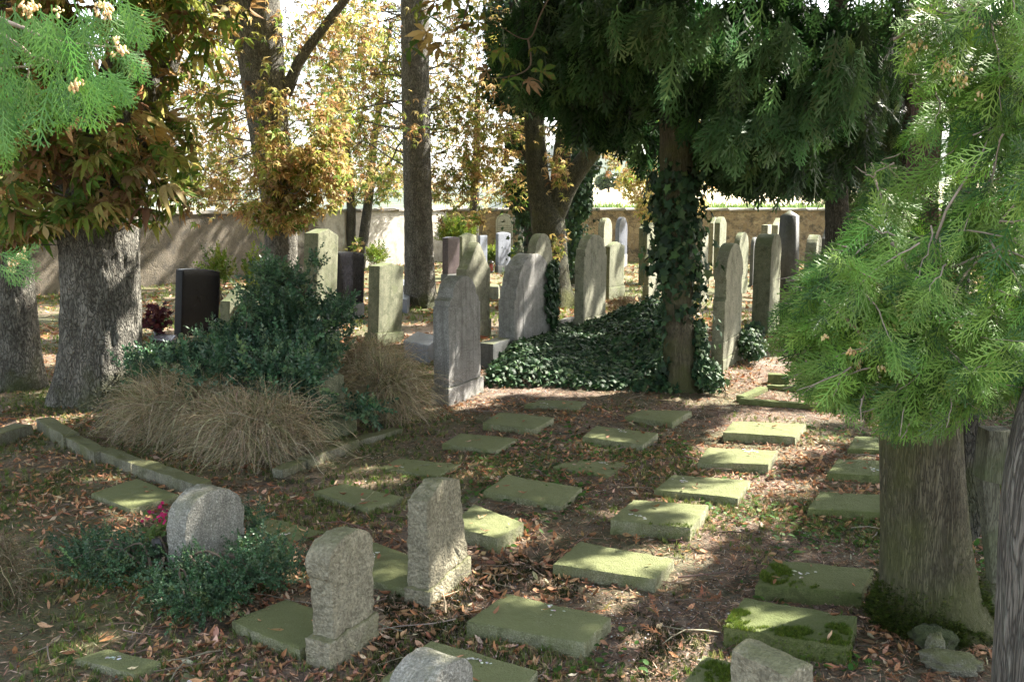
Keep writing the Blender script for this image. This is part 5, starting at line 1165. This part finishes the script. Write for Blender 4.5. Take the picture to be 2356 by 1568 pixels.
bush('evergreen_bush', 'sprawling blue green evergreen bush between the big chestnut and the tufts', (560, 960),
     [(620, 798, YB, 180, 45, .9, 1200), (640, 715, YB, 95, 60, .7, 500), (640, 640, YB, 45, 40, .5, 150), (420, 845, YB - .3, 95, 28, .6, 380), (680, 820, YB - .6, 110, 60, .6, 650), (600, 850, YB - 1.1, 160, 45, .35, 500), (690, 865, YB - 1.5, 70, 40, .3, 200), (440, 850, YB - 1.2, 110, 30, .3, 200), (560, 855, 9.3, 150, 38, .2, 190), (640, 935, 9.0, 55, 48, .2, 110), (700, 880, 9.2, 40, 40, .15, 80), (740, 955, 9.2, 25, 25, .1, 30), (600, 950, YB - 2.1, 40, 30, .15, 60), (350, 850, YB - .8, 60, 35, .4, 130), (720, 610, YB, 16, 20, .3, 24), (840, 950, YB - 1.8, 45, 14, .2, 40), (770, 730, YB, 40, 40, .5, 140)],
     T_SPRIG, PRIV, (3, 3, 2, 1), .22, 'privet', 90)
bush('creeping_shrub', 'low creeping small leaved evergreen around the round topped marker', (400, 1330),
     [(290, 1285, 5.9, 120, 16, .40, 330), (420, 1330, 5.5, 90, 20, .35, 290), (200, 1262, 6.2, 70, 12, .3, 190), (520, 1330, 5.4, 100, 20, .30, 270), (640, 1300, 5.6, 60, 16, .3, 130), (470, 1375, 5.2, 70, 16, .2, 200), (585, 1195, 6.3, 22, 38, .1, 50), (590, 1265, 6.0, 60, 24, .3, 130)],
     T_COT, [(.06, .13, .06), (.09, .17, .08), (.04, .085, .04), (.13, .20, .08)], (3, 3, 1.5, 1.2), .125, 'privet', 91, (0, -.1, .25), .9, .30)
def tuft(label, cpx, rx, n, h, seed, cols=((.50, .42, .28), (.38, .30, .19), (.58, .50, .36), (.24, .21, .13), (.20, .21, .09)), zc=.35):
    """arching dry stems radiating from a crown"""
    r = np.random.default_rng(seed); c = G(*cpx); t = empty('dry_tuft', (c[0], c[1], 0)); tag(t, label, 'dry grass tuft', 'dry tufts of the bush'); m_ = MB()
    a = r.uniform(0, 2 * np.pi, n); el = r.uniform(.15, 1.45, n); L = h * r.uniform(.7, 1.15, n) * (1.15 - .25 * el)
    K = 7; ts = np.linspace(0, 1, K)
    o = np.stack([c[0] + r.normal(size=n) * rx * .35, c[1] + r.normal(size=n) * rx * .3, np.full(n, .03) + r.uniform(0, zc, n)], 1)
    d = np.stack([np.cos(a) * np.cos(el), np.sin(a) * np.cos(el) * .8, np.sin(el)], 1)
    pts = o[:, None] + d[:, None] * (L[:, None, None] * ts[None, :, None]) + np.array([0, 0, -1.])[None, None] * (L[:, None, None] * (ts ** 2.2)[None, :, None] * r.uniform(.35, .95, (n, 1, 1)))
    pts += np.cumsum(r.normal(size=pts.shape) * .008, 1)
    pts[:, :, 2] = np.maximum(pts[:, :, 2], .01); sd = np.cross(d, r.normal(size=(n, 3))); sd /= np.linalg.norm(sd, axis=1)[:, None]
    wd = .0032 * (1 - .6 * ts)
    V = np.stack([pts - sd[:, None] * wd[None, :, None], pts + sd[:, None] * wd[None, :, None]], 2).reshape(-1, 3)
    i = (np.arange(n) * K * 2)[:, None] + (np.arange(K - 1) * 2)[None]; Q = np.stack([i, i + 1, i + 3, i + 2], -1).reshape(-1, 4)
    m_.add(V, Q, np.repeat(pal(r, n, cols, (3, 3, 2, 2, 1.4)), K * 2, axis=0))
    k = n * 3; s_ = r.integers(0, n, k); j = r.integers(2, K, k); p = pts[s_, j]; dd_ = d[s_] * .6 + r.normal(size=(k, 3)) * .45 + [0, 0, -.2]; l = .10 * r.uniform(.4, 1, (k, 1)); e = p + dd_ * l; sd2 = np.cross(dd_, r.normal(size=(k, 3))); sd2 /= np.linalg.norm(sd2, axis=1)[:, None]; sd2 *= .0018
    V = np.stack([p - sd2, p + sd2, e], 1).reshape(-1, 3); m_.add(V, np.arange(k * 3).reshape(-1, 3), np.repeat(pal(r, k, cols, (3, 3, 2, 2, 1.4)), 3, axis=0))
    obj('stems', m_.mesh('stems', M['dry'], (c[0], c[1], 0)), t)
tuft('large dry tuft at the front left below the evergreen bush', (425, 1005), .54, 5600, .72, 201, zc=.42)
tuft('dry tuft between the two large ones, tucked under green sprigs', (510, 1015), .5, 4200, .74, 209, zc=.5)
tuft('large dry tuft spilling forward under the middle of the evergreen bush', (600, 1050), .46, 5600, .66, 202, zc=.42)
tuft('dry tuft touching the foremost grey headstone, right of the leaning wide stone', (885, 965), .34, 4200, .62, 203, zc=.5)
tuft('dry tuft on the left side close to the big chestnut', (360, 985), .45, 1500, .55, 204, zc=.3)
tuft('dry tuft behind the wide leaning stone', (850, 905), .5, 2200, .7, 205, zc=.5)
tuft('dry tuft hanging over the base of the narrow olive headstone', (720, 985), .34, 1800, .5, 206, zc=.5)
tuft('small dry shrub at the left edge of the picture', (0, 1395), .16, 450, .26, 207, ((.22, .18, .11), (.16, .13, .08), (.28, .23, .15), (.12, .11, .06), (.10, .11, .05)))
tuft('dead twiggy plant beside the ivy bank at the foot of the capped olive headstone', (1435, 735), .4, 700, .55, 208, ((.24, .16, .10), (.18, .12, .08), (.3, .2, .12), (.2, .17, .09), (.14, .15, .06)))
# ivy bank
r = np.random.default_rng(95)
bi = G(1400, 880); t = empty('ivy_bank', (bi[0], bi[1], 0)); tag(t, 'dark green ivy mound between the large grey headstone and the ivy clad trunk', 'ivy'); ibase = np.array([bi[0], bi[1], 0.])
poly = gp((1118, 893), (1125, 860), (1140, 800), (1180, 790), (1290, 775), (1420, 760), (1470, 730), (1540, 740), (1600, 800), (1660, 870), (1665, 893), (1560, 905), (1400, 900), (1250, 893))
pa = np.array(poly); x0, y0 = pa.min(0); x1, y1 = pa.max(0); q = np.stack([r.uniform(x0, x1, 30000), r.uniform(y0, y1, 30000)], 1); q = q[inpoly(q, poly)]
def bank_h(q):
    d = np.full(len(q), 9.)
    for i in range(len(poly)):
        a, b = pa[i], pa[(i + 1) % len(pa)]; ab = b - a; tt = np.clip(((q - a) @ ab) / (ab @ ab), 0, 1); d = np.minimum(d, np.linalg.norm(q - (a + tt[:, None] * ab), axis=1))
    n = fbm(xyz(q[:, 0] * 1.3, q[:, 1] * 1.3), 3, 33); px = CX + F * q[:, 0] / (q[:, 1] * cp)
    return np.clip(d / .45, 0, 1) ** .6 * (.10 + .34 * n) * (1 + .9 * np.exp(-((px - 1490) / 70) ** 2) * np.clip((q[:, 1] - 12) / 1.5, 0, 1)) + .02
hb_ = bank_h(q); k = len(q); e = .02
gx_ = (bank_h(q + [e, 0]) - hb_) / e; gy_ = (bank_h(q + [0, e]) - hb_) / e; nr = np.stack([-gx_, -gy_, np.ones(k)], 1); nr /= np.linalg.norm(nr, axis=1)[:, None]
pz_ = np.stack([q[:, 0], q[:, 1], hb_ * np.where(r.uniform(size=k) < .75, 1, r.uniform(.3, 1, k)) + r.normal(size=k) * .015], 1)
dn = np.stack([nr[:, 0], nr[:, 1] - .3, -.35 * np.ones(k)], 1)
m_ = MB(); scatter(m_, T_IVY, pz_[:19000], axis_mats(dn[:19000], r, .35, nr[:19000]), .078 * r.uniform(.55, 1.3, min(k, 19000)), pal(r, min(k, 19000), IVYC, (3, 4, 2.4, 2, 1))); obj('leaves', m_.mesh('leaves', M['ivy'], ibase), t); t['kind'] = 'stuff'
# ivy on the big grey stone
h, hi = H2; mid = hi['mid']; Wd = np.array([math.cos(YAW), math.sin(YAW), 0]); Nn = np.array([math.sin(YAW), -math.cos(YAW), 0]); k = 1500
u = hi['w'] / 2 - np.abs(r.normal(size=k)) * .16; v = r.uniform(0, 1, k) ** .8 * hi['h'] * .90; g_ = (fbm(xyz(u * 4, v * 3), 2, 4) > .40) | (u > hi['w'] / 2 - .1); u, v = u[g_], v[g_]; k = len(u)
p = mid + Wd * u[:, None] + Nn * (hi['t'] / 2 + .02 + np.abs(r.normal(size=(k, 1))) * .03) + np.array([0, 0, 1.]) * v[:, None]
m_ = MB(); scatter(m_, T_IVY, p, axis_mats(np.tile([0, 0, -1.], (k, 1)) + Nn * .2, r, .4, np.tile(Nn, (k, 1))), .09 * r.uniform(.6, 1.2, k), pal(r, k, IVYC, (3, 4, 2, 2, 1)))
o = obj('climbing_ivy', m_.mesh('climbing_ivy', M['ivy'], mid)); o.location = Vector(mid); tag(o, 'ivy strands climbing the right edge of the large grey domed headstone', 'ivy')
# ivy right of the trunk, by the waisted stone
def ivy_patch(label, specs, seed, size=.07):
    r = np.random.default_rng(seed); p = blobs(specs, r, 3, .35); p = p[p[:, 2] > .01]; k = len(p); c = p.mean(0); m_ = MB()
    scatter(m_, T_IVY, p, axis_mats(np.tile([0, -.4, -.5], (k, 1)), r, .5, np.tile([.2, -.7, .8], (k, 1))), size * r.uniform(.6, 1.3, k), pal(r, k, IVYC, (2, 4, 3, 1, 2)))
    o = obj('ivy_patch', m_.mesh('ivy_patch', M['ivy'], c)); o.location = Vector(c); tag(o, label, 'ivy')
ivy_patch('ivy growing at the right foot of the ivy clad trunk', [(1625, 860, Y6 - .1, 38, 40, .3, 700), (1610, 790, Y6, 20, 60, .2, 350)], 301)
ivy_patch('sunlit ivy clump between the waisted stone and the pillar stone', [(1725, 790, 14.2, 35, 38, .5, 700), (1740, 760, 15, 25, 20, .4, 200)], 302)
# saplings at the left wall, shrubs at the corner
for lb, bp_, sp_, sd in (('young yellow green sapling in front of the left wall, behind the black headstone', (512, 700), [(512, 620, 21, 32, 45, .4, 70)], 401), ('yellow green sapling at the wall close to the gold leaved chestnut', (580, 680), [(585, 640, 22, 22, 50, .4, 60)], 402),
                      ('sunlit yellow green shrub at the wall corner', (1040, 610), [(1040, 540, 36, 30, 28, .7, 330), (1075, 535, 36, 20, 18, .5, 100)], 403), ('small shrub at the wall below the memorial tablet', (1150, 610), [(1140, 590, 36.5, 50, 16, .4, 200)], 404), ('green weeds at the wall foot by the double stemmed tree', (870, 620), [(868, 595, 33, 22, 16, .5, 110)], 405)):
    bush('wall_shrub', lb, bp_, sp_, T_SPRIG, [(.16, .22, .03), (.10, .17, .03), (.22, .26, .05)], (3, 2, 1), .34, 'grass', sd, (0, 0, .9), .6, .3, 2.0, 8)
# flowers
def flowers(label, px, py, z, rr, cols, seed, n=60, sz=.035, name='flower_bunch', leaf=(.06, .12, .03)):
    r = np.random.default_rng(seed); b = G(px, py); base = np.array([b[0], b[1], 0.]); t = empty(name, base); tag(t, label, 'flowers')
    V_ = [[0, 0, 0]] + [[math.cos(a) * (1 if i % 2 else .55), math.sin(a) * (1 if i % 2 else .55), .25] for i, a in enumerate(np.linspace(0, 2 * np.pi, 12, endpoint=False))]; Ff = np.array([[0, 1 + i, 1 + (i + 1) % 12] for i in range(12)])
    p = base + r.normal(size=(n, 3)) * rr * .5 + [0, 0, z]; m_ = MB(); scatter(m_, [(np.array(V_), [Ff])], p, rot_mats(n, r, (0, -.8, .6), .5), sz * r.uniform(.6, 1.1, n), pal(r, n, cols, [1] * len(cols))); obj('petals', m_.mesh('petals', M['grass'], base), t)
    k = 40; p = base + r.normal(size=(k, 3)) * np.array([rr, rr, rr * .6]) * .6 + [0, 0, z * .75]; m_ = MB(); scatter(m_, T_IVY, p, rot_mats(k, r, (0, -.4, .8), .5), .06 * r.uniform(.6, 1.2, k), pal(r, k, [leaf, tuple(x * .6 for x in leaf)], (1, 1))); obj('leaves', m_.mesh('leaves', M['grass'], base), t)
    m_ = MB(); V, Fs = tube([(0, 0, 0), (0, 0, z * .3), (0, 0, z * .6)], [.04, .05, .055], 12); m_.add(V, Fs); obj('vase', m_.mesh('vase', M['lantern'], smooth=True), t)
flowers('magenta flowers in a dark vase left behind the round topped marker', 372, 1305, .36, .10, [(.40, .02, .10), (.55, .03, .16)], 11, 22, .018, leaf=(.16, .24, .07))
flowers('dark purple leaved plant on the grave by the black headstone', 362, 790, .42, .22, [(.06, .015, .025), (.10, .03, .03)], 12, 120, .07)

# ------------------------------------------------------------------ ground litter and small plants
r = np.random.default_rng(777)
def ground_pts(n, dens=None, ylo=2.6, yhi=20, pw_=1.0):
    y = ylo + (yhi - ylo) * r.uniform(0, 1, n) ** pw_; x = r.uniform(-.60, .60, n) * y * 1.02; p = np.stack([x, y, hgt(x, y)], 1)
    if dens is not None: p = p[r.uniform(size=len(p)) < dens(p)]
    return p
def piles(p): return np.clip((fbm(xyz(p[:, 0] * .8, p[:, 1] * .8), 3, 91) - .38) * 4.2, .06, 1)
LCOL = [(.44, .22, .11), (.54, .32, .18), (.30, .15, .08), (.60, .44, .30), (.18, .10, .06)]
def layer(name, label, tm, pts, up, tilt, size, cols, wts, mat, dz=.012, cat='leaf litter'):
    n = len(pts); p = pts.copy(); p[:, 2] += dz; m_ = MB()
    scatter(m_, tm, p, rot_mats(n, r, up, tilt), size * r.uniform(.5, 1.3, n), pal(r, n, cols, wts)); o = obj(name, m_.mesh(name, M[mat])); tag(o, label, cat, kind='stuff'); return o
layer('fallen_leaves', 'curled brown chestnut leaves strewn over the cemetery ground', T_LITTER, ground_pts(48000, piles, 2.6, 20, .95), (0, 0, 1), .55, .07, LCOL, (3, 3, 2, 1.5, 1.2), 'litter')
layer('fallen_leaves', 'brown leaf carpet on the far ground beneath the trees', T_LITTER, ground_pts(16000, piles, 16, 37), (0, 0, 1), .3, .2, LCOL, (3, 3, 2, 2, 1), 'litter')
def sliver(r):
    return np.array([[-.5, -.03, 0], [0, -.05, .03], [.5, 0, 0], [0, .05, .03]]), [np.array([[0, 1, 2, 3]])]
T_SL = [sliver(r)]
T_TWF = [thuja_template(5, 0, r, .3, .03, .1) for _ in range(3)]
layer('needle_litter', 'fine reddish brown thuja litter between the slabs', T_SL, ground_pts(130000, lambda p: np.clip(.5 + .12 * (p[:, 0] + 3), .3, 1), 2.6, 14), (0, 0, 1), .35, .06, [(.38, .22, .13), (.50, .33, .22), (.16, .09, .06), (.60, .47, .34), (.06, .045, .035)], (2.5, 2, 3, 2, 3), 'litter', .008)
layer('thuja_litter', 'dead brown thuja sprigs on the ground', T_TWF, ground_pts(3800, lambda p: np.clip(.3 + .25 * p[:, 0], .05, 1), 2.6, 13), (0, 0, 1), .2, .11, [(.34, .17, .08), (.24, .12, .06), (.2, .17, .05)], (3, 2, 1), 'litter', .014)
def grd(p): return np.clip((fbm(xyz(p[:, 0] * .7 + 9, p[:, 1] * .7), 3, 92) - .44) * 4 + np.where(p[:, 0] < -1.8, .25, 0) - np.where(p[:, 0] > .4, .25, 0), .0, 1)
layer('grass', 'thin patchy grass among the graves', T_GRASS, ground_pts(95000, grd, 2.6, 16), (0, 0, 1), .3, .055, [(.12, .19, .04), (.17, .20, .06), (.30, .27, .13), (.06, .10, .02)], (3, 3, 2, 2), 'grass', 0, 'grass')
layer('grass', 'sunlit grass on the far lawn near the walls', T_GRASS, ground_pts(26000, lambda p: np.clip((fbm(xyz(p[:, 0] * .5, p[:, 1] * .5), 2, 93) - .36) * 5, 0, 1), 16, 38), (0, 0, 1), .15, .10, [(.12, .20, .03), (.20, .26, .05), (.26, .26, .10)], (3, 3, 1), 'grass', 0, 'grass')
def clov(p): return np.clip((fbm(xyz(p[:, 0] * .9 + 30, p[:, 1] * .9), 2, 94) - .5) * 7, 0, 1) * np.where((p[:, 0] > -.4) & (p[:, 1] > 4.6), 1, .06)
T_CLO = [(np.array([[0, 0, 0], [.5, -.45, .05], [1, -.2, 0], [1.05, .2, 0], [.5, .45, .05], [-.1, .25, 0], [-.1, -.25, 0]]), [np.array([[0, 1, 2], [0, 2, 3], [0, 3, 4], [0, 4, 5], [0, 5, 6], [0, 6, 1]])])]
layer('ground_cover', 'small round green leaves creeping between the slabs', T_CLO, ground_pts(26000, clov, 3, 12.5), (0, 0, 1), .3, .034, [(.07, .15, .03), (.10, .19, .04), (.04, .09, .02)], (3, 2, 2), 'grass', .025, 'ground cover')
# pebbles and grit
T_PEB = [(np.array([[-.5, -.4, 0], [.5, -.3, 0], [.4, .5, 0], [-.4, .4, 0], [0, 0, .5]]), [np.array([[0, 1, 4], [1, 2, 4], [2, 3, 4], [3, 0, 4]])])]
layer('gravel', 'pale grit and small pebbles on the bare soil', T_PEB, ground_pts(30000, lambda p: np.clip((fbm(xyz(p[:, 0] * .9, p[:, 1] * .9), 3, 95) - .46) * 5, .05, 1), 2.6, 12), (0, 0, 1), .2, .011, [(.5, .45, .41), (.35, .3, .27), (.62, .6, .57)], (2, 3, 1), 'litter', .002, 'gravel')
V_, F_ = tube(spline([(0, 0, 0), (.3, .06, .02), (.65, -.05, .0), (1, .03, .03)], 7), np.linspace(.011, .004, 7), 4)
V2_, F2_ = tube(spline([(0, 0, 0), (.4, -.08, .05), (.8, .05, .0)], 5), np.linspace(.014, .005, 5), 4); V3_, F3_ = tube([(.35, -.07, .04), (.5, -.3, .02)], [.008, .004], 4); _q = MB(); _q.add(V2_, F2_); _q.add(V3_, F3_)
layer('fallen_twigs', 'thin dead twigs lying on the leaf litter', [(V_, F_), (np.concatenate(_q.V), [np.concatenate(v) for v in _q.F.values()])], ground_pts(520, None, 2.7, 13), (0, 0, 1), .06, .42, [(.2, .15, .11), (.3, .25, .2), (.12, .08, .06)], (2, 1, 1), 'litter', .02, 'twigs')
# dark moss carpet
mp = gp((1170, 1260), (1300, 1300), (1500, 1340), (1560, 1380), (1500, 1440), (1420, 1400), (1200, 1345), (1110, 1380), (1080, 1470), (960, 1540), (860, 1560), (880, 1420), (870, 1370), (940, 1350), (1080, 1330)), gp((1440, 1460), (1560, 1410), (1660, 1480), (1560, 1568), (1450, 1560)), gp((620, 1300), (700, 1260), (720, 1320), (560, 1400), (520, 1380)), gp((2010, 1440), (2030, 1380), (2240, 1400), (2250, 1450), (2100, 1480))
pts = ground_pts(120000, None, 2.9, 7.5); ins = np.zeros(len(pts), bool)
for q in mp: ins |= inpoly(pts[:, :2] + .12 * (np.stack([vn(pts * 5, 3), vn(pts * 5, 4)], 1) - .5), q)
pts = pts[ins & (fbm(pts * 3.5, 2, 8) > .38)]
layer('moss', 'dark moss carpet around the markers', T_GRASS, pts, (0, 0, 1), .3, .028, [(.04, .055, .012), (.018, .028, .006), (.08, .10, .02)], (3, 4, 1), 'grass', .0, 'moss')
sq = []
for C_, th_, lab_ in SLABQ:
    for _ in range(r.integers(1, 6)):
        a, b = r.uniform(.05, .95, 2); p_ = C_[0] * (1 - a) * (1 - b) + C_[1] * (1 - a) * b + C_[3] * a * (1 - b) + C_[2] * a * b; sq.append(p_)
sq = np.array(sq); layer('fallen_leaves', 'few brown leaflets lying on the flat slabs', T_LITTER, sq, (0, 0, 1), .15, .07, LCOL, (3, 3, 2, 1.5, 1.2), 'litter', .012)
dr = []
for C_, th_, lab_ in SLABQ[::2]:
    a0, b0 = r.uniform(.2, .8, 2)
    for _ in range(8): a, b = a0 + r.normal() * .06, b0 + r.normal() * .06; dr.append(C_[0] * (1 - a) * (1 - b) + C_[1] * (1 - a) * b + C_[3] * a * (1 - b) + C_[2] * a * b)
layer('bird_droppings', 'white bird droppings spattered on some slabs', T_CLO, np.array(dr), (0, 0, 1), .03, .022, [(.75, .75, .72), (.6, .6, .56)], (2, 1), 'litter', .006, 'droppings')
# corn field and far trees
n = 9000; y = r.uniform(52, 74, n); x = r.uniform(-2, 34, n); p = np.stack([x, y, hgt(x, y)], 1)
corn = blade_template(r, 9, 1.0); layer('corn_field', 'strip of green maize beyond the back wall', [corn], p, (0, 0, 1), .05, 2.0, [(.13, .22, .05), (.09, .17, .035), (.22, .28, .09)], (3, 2, 1), 'grass', 0, 'maize')
def far_tree(label, px, py, Y, rx, ry, seed, n=1500):
    r = np.random.default_rng(seed); b = P(px, py, Y); zg = float(hgt([b[0]], [b[1]])[0]); base = np.array([b[0], b[1], zg]); t = empty('field_tree', base); tag(t, label, 'tree', 'trees in the fields')
    k = mpp(Y); hh = ry * k; m_ = MB(); V, Fs = tube([base - [0, 0, 1], base + [0, 0, hh * .5], base + [0, 0, hh * 1.2]], [.3, .25, .1], 8); m_.add(V, Fs); obj('trunk', m_.mesh('trunk', M['barkdark'], base), t)
    q = r.normal(size=(n, 3)); q /= np.linalg.norm(q, axis=1)[:, None]; q *= r.uniform(0, 1, (n, 1)) ** .4; p = base + [0, 0, hh] + q * np.array([rx * k, rx * k, hh]); p = p[fbm(p * .25, 2, 5) > .4]
    m_ = MB(); scatter(m_, T_CH_LO, p, rot_mats(len(p), r, (0, 0, 1), .8), rx * k * .28, pal(r, len(p), [(.03, .06, .015), (.05, .085, .02), (.02, .04, .01)], (2, 2, 1))); obj('crown', m_.mesh('crown', M['privet'], base), t)
for i, (a, b_, c_, d_, e_, lb) in enumerate(((1640, 433, 330, 30, 42, 'dark rounded field tree just right of the ivy clad trunk, beyond the stubble'), (1780, 412, 380, 34, 30, 'wide field tree at the right end of the stubble field'), (1400, 452, 200, 34, 22, 'field tree seen under the leaning limb of the chestnut'), (1690, 408, 420, 26, 20, 'small field tree between the two larger ones'))):
    far_tree(lb, a, b_, c_, d_, e_, 600 + i)
# ------------------------------------------------------------------ air
m = bpy.data.materials.new('haze_air'); m.use_nodes = True; nt = m.node_tree; nt.nodes.remove(nt.nodes['Principled BSDF'])
pv = nd(nt, 'VolumePrincipled', {'Color': (.80, .88, 1, 1), 'Density': .00004, 'Anisotropy': .2}); nt.links.new(pv.outputs[0], nt.nodes['Material Output'].inputs['Volume'])
HAZE = True
if HAZE:
    X0, X1, Ya, Yb, Z0, Z1 = -3600, 3600, -90, 4700, -60, 330
    V = np.array([[x, y, z] for x in (X0, X1) for y in (Ya, Yb) for z in (Z0, Z1)]); Fq = np.array([[0, 1, 3, 2], [4, 6, 7, 5], [0, 4, 5, 1], [2, 3, 7, 6], [0, 2, 6, 4], [1, 5, 7, 3]])
    tag(obj('haze', raw('haze', V, Fq, m)), 'pale air between the cemetery and the hills', 'haze', kind='stuff')
print('verts', sum(len(o.data.vertices) for o in bpy.data.objects if o.type == 'MESH'))
